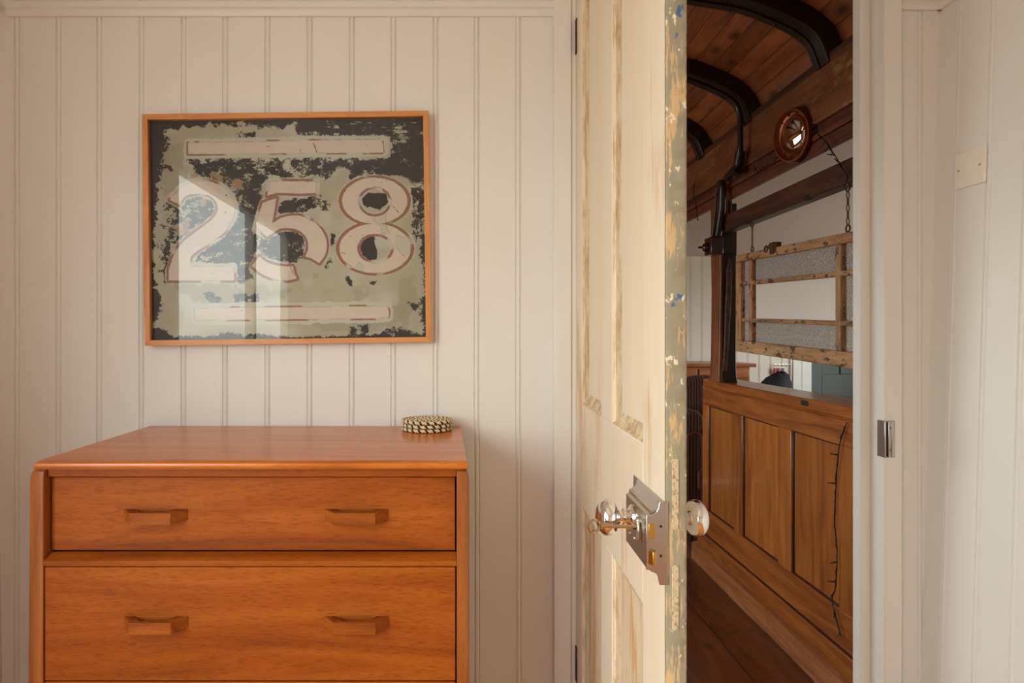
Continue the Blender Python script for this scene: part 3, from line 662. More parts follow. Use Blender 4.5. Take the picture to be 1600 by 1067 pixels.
fairy('black fairy light cable trailing down the right of the wooden panels', [(-0.006, 2.170, 0.97), (-0.008, 2.205, 0.90), (-0.008, 2.225, 0.80), (-0.008, 2.235, 0.70), (-0.008, 2.238, 0.60), (-0.008, 2.225, 0.52), (-0.008, 2.228, 0.44), (-0.008, 2.235, 0.38), (-0.008, 2.255, 0.34), (-0.010, 2.22, 0.27), (-0.012, 2.19, 0.235)], 8)
fairy('black fairy light wires dangling from the beam right beside the open door edge', [(-0.012, 3.60, 2.15), (-0.012, 3.63, 2.08), (-0.012, 3.60, 2.02), (-0.012, 3.58, 1.96), (-0.013, 3.56, 1.90)], 12)

# ---- furniture of the white room
ch = thing('chest_of_drawers', 'red-brown wooden chest of drawers far back in the white room', 'chest of drawers', (2.1, 5.4, 0))
MB().box(1.62, 2.46, 5.16, 5.58, 0.06, 1.005).build('carcass', M['chest2'], ch, bevel=0.004)
MB().box(1.60, 2.50, 5.13, 5.59, 1.005, 1.035).build('top', M['chest2'], ch, bevel=0.006)
for r_ in range(4):
    for cx_ in ((1.83, 2.25) if r_ == 0 else (2.04,)):
        hw = 0.2 if r_ == 0 else 0.41; z1 = 0.985-(0 if r_ == 0 else 0.13+0.24*(r_-1)); z0 = z1-(0.11 if r_ == 0 else 0.22)
        d = MB().box(cx_-hw, cx_+hw, 5.145, 5.17, z0, z1).build('drawer', M['chest2'], ch, bevel=0.004)
        for hx in ((cx_,) if r_ == 0 else (cx_-.22, cx_+.22)):
            mb = MB(); mb.torus((hx, 5.135, (z0+z1)/2+.01), (0, 1, 0.2), 0.02, 0.005, 16, 6, closed=False, a0=PI/2, a1=3*PI/2, sx=2.4); mb.build('handle', M['bead'], d)
tag(MB().lathe([(0.0001, 0), (0.025, 0.004), (0.03, 0.012), (0.02, 0.024), (0.0001, 0.028)], (1.96, 5.25, 1.035), (0, 0, 1), 16, sc=(1, .8)).build('pebble', M['stone'], None, loc=(1.96, 5.25, 1.035)), 'small dark pebble on top of the far chest of drawers', 'pebble')
# wing armchair, turned to the camera
arm = thing('armchair', 'dark red striped upholstered armchair behind the far end of the wooden screen', 'armchair', (1.80, 4.15, 0))
def arch(xc, hw, zb, zt_, n=18, p=2.6): return [(xc-hw, zb)]+[(xc-hw*math.copysign(abs(math.cos(a)), math.cos(a))**1, zb+(zt_-zb)*0.55+(zt_-zb)*0.45*math.sin(a)**0.8) for a in np.linspace(0.01, PI-.01, n)]+[(xc+hw, zb)]
MB().prism(arch(1.80, 0.30, 0.35, 0.985), 'y', 4.38, 4.52).build('backrest', M['stripes'], arm, bevel=0.035, seg=4)
MB().box(1.54, 2.06, 3.86, 4.40, 0.30, 0.46).build('seat', M['stripes'], arm, bevel=0.04, seg=4)
for sx in (-1, 1):
    xc = 1.80+sx*0.285
    mb = MB(); mb.box(xc-0.045, xc+0.045, 3.90, 4.45, 0.16, 0.70); mb.build('side_panel', M['stripes'], arm, bevel=0.01)
    mb = MB(); mb.lathe([(0.05, 0), (0.066, 0.012), (0.072, 0.04), (0.072, 0.5), (0.05, 0.54)], (xc, 3.885, 0.735), (0, 1, 0), 32); mb.build('armrest', M['stripes'], arm)
    mb = MB(); mb.tube([(xc-.046, 3.89, .17), (xc-.046, 3.885, .60), (xc-.04, 3.885, .66), (xc, 3.885, .675), (xc+.04, 3.885, .66), (xc+.046, 3.885, .60), (xc+.046, 3.89, .17)], 0.006, 8); mb.build('piping', plain('red_piping', srgb(110, 44, 36), .8), arm)
    for yy in (3.93, 4.40): MB().lathe([(0.016, 0), (0.026, 0.16)], (xc, yy, 0), (0, 0, 1), 12).build('leg', M['bead'], arm)
MB().box(1.54, 2.06, 3.90, 4.45, 0.16, 0.31).build('base', M['stripes'], arm, bevel=0.01)
st = thing('stool', 'low stool under the dark bag behind the screen', 'stool', (2.52, 4.9, 0))
MB().box(2.33, 2.71, 4.74, 5.06, 0.70, 0.74).build('seat', M['chest2'], st, bevel=0.005)
for sx in (2.36, 2.68):
    for sy in (4.77, 5.03): MB().box(sx-.018, sx+.018, sy-.018, sy+.018, 0, .70).build('leg', M['chest2'], st, bevel=0.003)
mb = MB(); rings = []; rb = random.Random(4)
for k, (z, a, b, ox) in enumerate(((.74, .11, .09, 0), (.78, .125, .10, 0), (.85, .12, .10, .0), (.90, .11, .09, .01), (.93, .085, .07, .03), (.955, .06, .05, .05), (.975, .035, .03, .055), (.98, .008, .008, .055))):
    rings.append([(2.52+ox+a*math.cos(t)*(1+.10*math.sin(3*t+k)), 4.9+b*math.sin(t), z+.010*math.sin(4*t+k*2)*(k > 0)) for t in np.linspace(0, 2*PI, 28, endpoint=False)])
tag(mb.loft(rings).build('bag', M['dark_cloth'], None, loc=(2.52, 4.9, .74)), 'slumped black cloth bag behind the sill of the wooden screen', 'bag')
kr = thing('key_rack', 'small wire key rack with red key fobs on the white far wall', 'key rack', (2.93, 5.58, 1.0))
mb = MB(); mb.box(2.86, 3.02, 5.594, 5.598, 1.004, 1.009)
for k in range(5): x = 2.875+k*.032; mb.tube([(x, 5.59, 1.01), (x, 5.575, 0.99), (x, 5.562, .992), (x, 5.56, 1.004)], .002, 6)
mb.build('hook_rail', M['steel'], kr)
for k, (x, m_, l) in enumerate(((2.875, 'red_fob', .05), (2.907, 'red_fob', .06), (2.939, 'blue_fob', .045))):
    g = thing('key_fob', ['red key fob at the left end of the key rack', 'longer red key fob in the middle of the key rack', 'blue key fob right of the red ones on the rack'][k], 'key fob', (x, 5.565, .99), group='key fobs on the rack')
    MB().torus((x, 5.568, .982), (0, 1, 0), .008, .0012, 12, 6).build('ring', M['steel'], g)
    MB().box(x-.012, x+.012, 5.562, 5.572, .972-l, .974).build('fob', M[m_], g, bevel=.003)

# ------------------------------------------------------------------ the open door
DW, DT, DHT = 0.756, 0.027, 2.17
drot = math.atan2(-0.755, -0.0345)
door = thing('door', 'distressed cream-painted panelled door standing open, grey-green flaking edge', 'door', (0.326, 1.598, 0.008), (0, 0, drot))
U = (0.098, 0.325, 0.424, 0.639)
ZP = ((0.22, 0.858), (1.098, 2.07))
mb = MB()
mb.box(0, U[0], 0, DT, 0, DHT); mb.box(U[3], DW-0.0015, 0, DT, 0, DHT)
for z0, z1 in ((0, ZP[0][0]), (ZP[0][1], ZP[1][0]), (ZP[1][1], DHT)): mb.box(U[0], U[3], 0, DT, z0, z1)
for z0, z1 in ZP: mb.box(U[1], U[2], 0, DT, z0, z1)
mb.build('door_frame', M['door_paint'], door, local=True, bevel=0.0018)
def wavy_strip(mb, u0, u1, y0, y1, z0, z1): mb.box(u0, u1, y0, y1, z0, z1)
mb = MB(); rings = []; re = random.Random(2)
for z in np.linspace(0, DHT, 420):
    c = 0.0012+0.0010*re.random()+0.0012*(re.random() > .93); c2 = 0.0014+0.0012*re.random()+0.0016*(re.random() > .92)
    rings.append([(DW-0.006, 0.0, z), (DW-0.0012*0-c*.6, 0.0, z), (DW, c, z), (DW, DT-c2, z), (DW-c2*.7, DT, z), (DW-0.006, DT, z)])
mb.loft(rings); mb.build('lead_edge', M['door_edge'], door, local=True, smooth=True)['label'] = 'flaking grey-green paint with tan, white and blue spots'
for z0, z1 in ((1.010-.005, 1.098), (0.872, 0.958)):
    mb = MB(); mb.box(DW-0.001, DW+0.0012, 0.0075, 0.0165, z0, z1); mb.build('mortise_filler', M['filler'], door, local=True, bevel=0.001)
for zi, (z0, z1) in enumerate(ZP):
    for (a, b) in ((U[0], U[1]), (U[2], U[3])):
        p = MB().box(a-.004, b+.004, 0.0125, 0.0185, z0-.004, z1+.004).build('panel', M['door_paint' if zi else 'door_panel_low'], door, local=True)
        # mitred moulding
        mb = MB(); W_ = 0.024
        prf = [(0.0, 0.0015), (0.003, 0.0015), (0.006, 0.006), (0.014, 0.0075), (0.019, 0.0105), (W_, 0.0125), (W_, 0.0140), (0.0, 0.0140)]
        rings = []
        for (cu, cz, su, sz) in ((a, z0, 1, 1), (b, z0, -1, 1), (b, z1, -1, -1), (a, z1, 1, -1)):
            rings.append([(cu+su*d, y, cz+sz*d) for d, y in prf])
        mb.loft(rings, closed=True); mb.build('moulding', M['door_mould'], p, local=True)
mb = MB()
for zc in (1.995, 0.45):
    mb.box(0.008, 0.030, -0.0030, -0.0002, zc-0.042, zc+0.042)
    for k in range(5): mb.lathe([(0.0046, 0), (0.0046, 0.0155)], (0.004, -0.0052, zc-0.042+k*0.017), (0, 0, 1), 12)
    h = mb.build('hinge', M['rust'], door, local=True); mb = MB()
# lock: back plate, coved cover, fore-end, bolts
LZ0, LZ1 = 0.936, 1.040
U0L = 0.590
lock = MB()
lock.box(U0L, DW, -0.002, 0.0, LZ0, LZ1); lk = lock.build('lock_plate', M['steel'], door, local=True, bevel=0.0006)
# cover by loft of rectangles along -y
def rrect(u0, u1, z0, z1, y): return [(u0, y, z0), (u1, y, z0), (u1, y, z1), (u0, y, z1)]
mb = MB(); CZ0, CZ1, CU0 = 0.9535, 1.0235, 0.643
prf = [(-0.002, 0.0165), (-0.0035, 0.0160), (-0.006, 0.012), (-0.010, 0.0085), (-0.016, 0.0060), (-0.0195, 0.0050), (-0.021, 0.0015), (-0.0255, 0.0)]
rings = [rrect(CU0-e*1.5, DW-0.0015, CZ0-e, CZ1+e, y) for y, e in prf]
mb.loft(rings); cov = mb.build('lock_cover', M['steel'], lk, local=True)
mb = MB(); uz = lambda p: (p[0], p[1])
poly = [(0.002, LZ1+.002), (-0.0085, LZ1+.002), (-0.010, LZ1-0.001), (-0.0105, LZ1-0.006), (-0.0135, LZ1-0.012), (-0.018, LZ1-0.0150), (-0.0262, LZ1-0.0158),
        (-0.0262, LZ0+0.0158), (-0.018, LZ0+0.0150), (-0.0135, LZ0+0.012), (-0.0105, LZ0+0.006), (-0.010, LZ0+0.001), (-0.0085, LZ0-.004), (0.002, LZ0-.004)]
mb.prism(poly, 'x', DW-0.001, DW+0.0022); fo = mb.build('lock_forend', M['steel'], lk, local=True, bevel=0.0008)
MB().box(DW-0.002, DW+0.0032, -0.0235, -0.0150, 0.993, 1.0125).build('dead_bolt', M['brass'], fo, local=True, bevel=0.0006)
mb = MB(); mb.prism([(DW-.002, -.0235), (DW+.004, -.0235), (DW+.010, -.0195), (DW+.010, -.0165), (DW-.002, -.0125)], 'z', 0.960, 0.978); mb.build('latch_bolt', M['brass'], fo, local=True, bevel=0.0005)
for z in (1.0095, 0.9705): MB().lathe([(0.0018, 0), (0.0018, 0.0004)], (DW+.0022, -.0075, z), (1, 0, 0), 12).build('screw', M['dark_gap'], fo, local=True)
for (uu, zz) in ((DW-.022, LZ1-.006), (DW-.012, LZ0+.004)): MB().lathe([(0.0035, 0), (0.003, .0028), (.0001, .0035)], (uu, -.003, zz), (0, -1, 0), 14).build('screw', M['chrome'], lk, local=True)
for (uu, zz) in ((.665, .972), (.690, .972)): MB().lathe([(0.002, 0), (0.0018, .0008)], (uu, -.0255, zz), (0, -1, 0), 12).build('screw', M['chrome'], lk, local=True)
# knobs
KU, KZ = 0.683, 0.9997
kp = [(0.017, 0), (0.018, 0.0015), (0.0165, 0.004), (0.012, 0.006), (0.0095, 0.009), (0.0125, 0.0115), (0.0125, 0.0135), (0.0085, 0.0155), (0.0085, 0.019), (0.011, 0.021), (0.012, 0.0225), (0.017, 0.0238), (0.0225, 0.027), (0.0255, 0.0325), (0.0262, 0.037), (0.0250, 0.042), (0.020, 0.0475), (0.011, 0.0515), (0.0001, 0.053)]
mb = MB(); mb.lathe(kp, (KU, -0.0255, KZ), (0, -1, 0), 48); mb.build('door_knob', M['chrome'], door, local=True)
mb = MB(); mb.lathe(kp, (KU, DT, KZ), (0, 1, 0), 48); mb.build('door_knob', M['chrome'], door, local=True)
# escutcheon drop cover
KK, KKZ = 0.719, 0.999
mb = MB(); mb.lathe([(0.006, 0), (0.006, .003), (.0045, .005), (.0001, .0055)], (KK, -.0255, KKZ+.006), (0, -1, 0), 16)
mb.prism([(KK-.003, KKZ+.004), (KK+.006, KKZ+.008), (KK+.010, KKZ-.004), (KK+.008, KKZ-.018), (KK+.004, KKZ-.022), (KK+.0, KKZ-.018), (KK+.001, KKZ-.006)], 'y', -.030, -.0275)
mb.build('keyhole_cover', M['chrome'], lk, local=True, bevel=.0006)
# key (lifted out of the lock it is a thing of its own)
key = thing('key', 'slim brass-grey key sticking out of the rim lock of the open door', 'key', (0, 0, 0))
Mx = Matrix.Rotation(drot, 4, 'Z'); dl = Vector((0.326, 1.598, 0.008))
def dw_(u, y, z): return dl+Mx @ Vector((u, y, z))
kb = M['key'] = plain('key_metal', srgb(190, 168, 132), 0.2, 1.0)
key.location = dw_(KK, -.0255, KKZ)
mb = MB(); mb.tube([dw_(KK, -.024+0.004, KKZ-.002), dw_(KK, -.0775, KKZ-.002)], .0026, 14); mb.tube([dw_(KK, -.074, KKZ-.002), dw_(KK, -.078, KKZ-.002)], .0036, 14); mb.build('shaft', kb, key)
axk = Mx @ Vector((1, 0, 0)); mb = MB(); mb.torus(dw_(KK, -.0868, KKZ-.002), (0.35, -0.94, 0), .0082, .0021, 32, 10); mb.build('bow', kb, key)

# strike keep on the door frame
keep = thing('strike_keep', 'polished metal lock keep on the right door frame', 'door hardware', (1.094, 1.575, 0.966))
mb = MB(); mb.box(1.0852, 1.1085, 1.5755, 1.5782, 0.966, 1.057); mb.build('plate', M['steel'], keep, bevel=.0015)
mb = MB(); mb.box(1.0862, 1.0895, 1.5660, 1.5765, 0.968, 1.055); mb.box(1.0985, 1.1010, 1.5725, 1.5765, 0.968, 1.055); mb.build('box_rim', M['steel'], keep, bevel=.001)
mb = MB(); mb.box(1.0795, 1.0838, 1.5700, 1.5990, 0.966, 1.057); mb.build('side_plate', M['steel'], keep, bevel=.0015)
for z in (.985, 1.040): MB().lathe([(.0035, 0), (.003, .001), (.0001, .0015)], (1.0945, 1.5755, z), (0, -1, 0), 12).build('screw', M['rust'], keep)

# light switch on the leaning right wall
def RW(y, z): return (RX+RT*z, y, z)
sw = thing('light_switch', 'square white light switch on the right wall', 'light switch', RW(1.490, 1.657), (-RT, 0, -PI/2))
mb = MB(); mb.box(-.045, .045, -.006, 0.0, -.043, .043); mb.build('plate', M['switch'], sw, local=True, bevel=.004, seg=3)
mb = MB(); mb.prism([(-.0062+.0, -.013), (-.0100, .013), (-.004, .013), (-.004, -.013)], 'x', -.0085, .0085); mb.build('rocker', M['switch'], sw, local=True, bevel=.0008)
for x in (-.030, .030): MB().lathe([(.0030, 0), (.0025, .0009), (.0001, .001)], (x, -.006, 0), (0, -1, 0), 14).build('screw', M['brass'], sw, local=True)

# ------------------------------------------------------------------ chest of drawers
dr = thing('chest_of_drawers', 'mid-century orange oak chest of drawers below the framed number board', 'chest of drawers', (-0.353, 1.375, 0))
XL, XR = -0.749, 0.0437; YF, YB = 1.151, 1.592
for s_, (xo, xi) in enumerate(((XL, -0.7225), (XR, 0.0215))):
    fl = -0.006 if s_ == 0 else 0.001
    mb = MB(); rings = []
    pr = [(0.0, 1), (0.10, .4), (0.25, 0)]
    for z, k in ((0.12, 1), (1.000, 0), (1.014, -.25), (1.022, -.8), (1.026, -2.2)):
        dx = fl*k if k > 0 else (-k*0.0035*(1 if s_ == 0 else -1)); dy = 0 if k >= 0 else -k*0.0035
        rings.append([(xo+dx, YF+dy+.004, z), (xo+(dx+.006 if s_ == 0 else dx-.006), YF+dy, z), (xi, YF+dy, z), (xi, YB, z), (xo+dx, YB, z)])
    mb.loft(rings); mb.build('side_panel', M['oak_side'], dr, bevel=.0015)
    for yy in (YF+.02, YB-.06):
        mb = MB(); x_ = (xo+xi)/2; mb.loft([[(x_-.013, yy, 0), (x_+.013, yy, 0), (x_+.013, yy+.03, 0), (x_-.013, yy+.03, 0)], [(x_-.013, yy-.004, .12), (x_+.013, yy-.004, .12), (x_+.013, yy+.04, .12), (x_-.013, yy+.04, .12)]]); mb.build('leg', M['oak_side'], dr, bevel=.002)
# top with rounded front edge
mb = MB(); pr = [(YF-.001, 1.0275), (YF-.003, 1.0300), (YF-.0035, 1.0345), (YF-.002, 1.0385), (YF+.003, 1.0405), (YF+.012, 1.0415), (YB, 1.0415), (YB, 1.0275)]
xl, xr = -0.7385, 0.0425; mb.prism(pr, 'x', xl, xr)
for i, (x, y, z) in enumerate(mb.v):
    if z > 1.035: mb.v[i] = (x+(.003 if x < -.3 else -.003), y, z)
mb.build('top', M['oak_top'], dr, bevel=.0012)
MB().box(-0.7225, 0.0215, YF+.012, YF+.030, 1.0105, 1.0275).build('front_rail', M['oak'], dr, bevel=.0015)
MB().box(-0.735, 0.034, YF+.004, YB-.01, 1.0255, 1.0275).build('under_top', M['oak_side'], dr)
xa, xb = -0.7215, 0.0205
mb = MB(); mb.prism([(YF+.0005, .8520), (YF+.0005, .8615), (YF+.0215, .8725), (YF+.0215, .8690), (YB-.02, .868), (YB-.02, .852)], 'x', xa-.001, xb+.001); mb.build('divider', M['oak'], dr, bevel=.001)
MB().box(xa, xb, YB-.02, YB-.008, .12, 1.02).build('back_panel', M['oak'], dr)
MB().box(xa, xb, YF+.02, YB-.02, .12, .14).build('bottom_panel', M['oak'], dr)
MB().box(xa, xb, YF+.03, YB-.03, .141, .85).build('inner_case', M['dark_gap'], dr)
def handle(parent, xc, yf, zt_, wb=0.118, wf=0.074, h=0.022, dep=0.026):
    """trapezoid oak pull with a finger scoop behind the front bar"""
    mb = MB(); hb, hf = wb/2, wf/2; z0, z1 = zt_-h, zt_
    V = lambda x, y, z: (xc+x, yf-y, z)
    sb = 0.003
    # outer shell
    ot = [V(-hb, 0, z1), V(hb, 0, z1), V(hf, dep, z1-0.001), V(-hf, dep, z1-0.001)]
    obt = [V(-hb, 0, z0+sb), V(hb, 0, z0+sb), V(hf, dep, z0), V(-hf, dep, z0)]
    it = [V(-hf+.002, 0.0015, z1), V(hf-.002, 0.0015, z1), V(hf-.014, dep-.008, z1-0.0007), V(-hf+.014, dep-.008, z1-0.0007)]
    ib = [V(-hf+.008, 0.0015, z1-.013), V(hf-.008, 0.0015, z1-.013), V(hf-.018, dep-.011, z1-.013), V(-hf+.018, dep-.011, z1-.013)]
    vs = ot+obt+it+ib
    fs = [(4, 5, 6, 7)[::-1], (0, 1, 5, 4), (1, 2, 6, 5), (2, 3, 7, 6), (3, 0, 4, 7), (0, 1, 9, 8), (1, 2, 10, 9), (2, 3, 11, 10), (3, 0, 8, 11), (8, 9, 13, 12), (9, 10, 14, 13), (10, 11, 15, 14), (11, 8, 12, 15), (12, 13, 14, 15)]
    mb.add(vs, fs); return mb.build('handle', M['oak_handle'], parent, bevel=.0008)
def drawer(z0, z1, yf, hz):
    d = MB().box(xa+.0015, xb-.0015, yf, yf+.02, z0, z1).build('drawer', M['oak'], dr, bevel=.0012)
    MB().box(xa+.01, xb-.01, yf+.02, YB-.03, z0+.008, z1-.03).build('drawer_box', M['dark_gap'], d)
    for px in (240, 556): handle(d, ((px-695)/1000)*(yf-.01), yf, hz)
    return d
drawer(.8745, 1.0085, YF+.0205, .9500)
drawer(.6465, .8505, YF+.001, .7625)
drawer(.4370, .6440, YF+.001, .5500)
drawer(.1900, .4345, YF+.001, .3300)
MB().box(xa, xb, YF+.004, YF+.02, .12, .188).build('plinth', M['oak'], dr, bevel=.001)

# ------------------------------------------------------------------ braided coasters
def coaster(z, seed, label):
    rnd = random.Random(seed); mb = MB(); cx, cy = (667-695)*1.525/1000, 1.527
    W_, Rmax = 0.0105, 0.0545; k = 0; r = Rmax
    while r > 0.004:
        n_w = max(2, round(2*PI*r/0.0165)); steps = n_w*8; ph = rnd.random()*6
        for s_ in range(3):
            pts = []
            for i in range(steps):
                t = 2*PI*i/steps; a = n_w*t+ph+2*PI*s_/3
                rr = r+W_*0.30*math.sin(a); zz = z+0.0046+0.0017*math.sin(2*a)
                pts.append((cx+rr*math.cos(t), cy+rr*math.sin(t), zz))
            mb.tube(pts, 0.00275, 6, closed=True, mi=1 if s_ == 0 and k % 1 == 0 else 0)
        r -= W_*0.98; k += 1
    mb.lathe([(0.05, 0.0022), (0.05, 0.0065)], (cx, cy, z), (0, 0, 1), 32)
    o = mb.build('coaster', [M['straw'], M['straw_black']], None, loc=(cx, cy, z), smooth=True)
    tag(o, label, 'coaster', 'braided coasters stacked on the chest of drawers')
for k, lab in enumerate(('black and straw braided round coaster, lowest of the stack', 'black and straw braided round coaster, middle of the stack', 'black and straw braided round coaster, topmost of the stack')):
    coaster(1.0418+k*0.0091, 11+k, lab)

# ------------------------------------------------------------------ framed number board
def vnoise(h, w_, cell, seed, octaves=4, gain=0.55, sx=1.0):
    rng = np.random.default_rng(seed); out = np.zeros((h, w_)); amp = 1; tot = 0
    for o in range(octaves):
        cy = max(cell/2**o, 1.0); cx = max(cell*sx/2**o, 1.0)
        gh, gw = int(h/cy)+3, int(w_/cx)+3; g = rng.random((gh, gw))
        y = np.arange(h)/cy; x = np.arange(w_)/cx; y0 = y.astype(int); x0 = x.astype(int); fy = y-y0; fx = x-x0
        fy = fy*fy*(3-2*fy); fx = fx*fx*(3-2*fx)
        a = g[y0][:, x0]; b = g[y0][:, x0+1]; c = g[y0+1][:, x0]; d = g[y0+1][:, x0+1]
        out += amp*((a*(1-fx)+b*fx)*(1-fy)[:, None]+(c*(1-fx)+d*fx)*fy[:, None]); tot += amp; amp *= gain
    return out/tot
def sdf(poly, X, Y):
    d = np.full(X.shape, 1e9); s = np.ones(X.shape); n = len(poly)
    for i in range(n):
        ax_, ay = poly[i]; bx, by = poly[i-1]; ex, ey = bx-ax_, by-ay; wx, wy = X-ax_, Y-ay
        t = np.clip((wx*ex+wy*ey)/(ex*ex+ey*ey+1e-9), 0, 1); qx, qy = wx-ex*t, wy-ey*t
        d = np.minimum(d, qx*qx+qy*qy)
        c1 = Y >= ay; c2 = Y < by; c3 = ex*wy > ey*wx
        fl = (c1 & c2 & c3) | (~c1 & ~c2 & ~c3); s = np.where(fl, -s, s)
    return s*np.sqrt(d)
def ell(cx, cy, rx, ry, X, Y): return (np.sqrt(((X-cx)/rx)**2+((Y-cy)/ry)**2)-1)*min(rx, ry)
def rounded(p, n=6):
    out = []; k = len(p)
    for i in range(k):
        p0, p1, p2, p3 = p[i-1], p[i], p[(i+1) % k], p[(i+2) % k]
        def ang(a, b, c):
            v1 = (b[0]-a[0], b[1]-a[1]); v2 = (c[0]-b[0], c[1]-b[1]); return abs(math.degrees(math.atan2(v1[0]*v2[1]-v1[1]*v2[0], v1[0]*v2[0]+v1[1]*v2[1])))
        s1 = ang(p0, p1, p2) < 48; s2 = ang(p1, p2, p3) < 48
        m1 = ((p2[0]-p0[0])/2, (p2[1]-p0[1])/2) if s1 else (p2[0]-p1[0], p2[1]-p1[1]); m2 = ((p3[0]-p1[0])/2, (p3[1]-p1[1])/2) if s2 else (p2[0]-p1[0], p2[1]-p1[1])
        for j in range(n):
            t = j/n; h = (2*t**3-3*t*t+1, t**3-2*t*t+t, -2*t**3+3*t*t, t**3-t*t)
            out.append((h[0]*p1[0]+h[1]*m1[0]+h[2]*p2[0]+h[3]*m2[0], h[0]*p1[1]+h[1]*m1[1]+h[2]*p2[1]+h[3]*m2[1]))
    return out
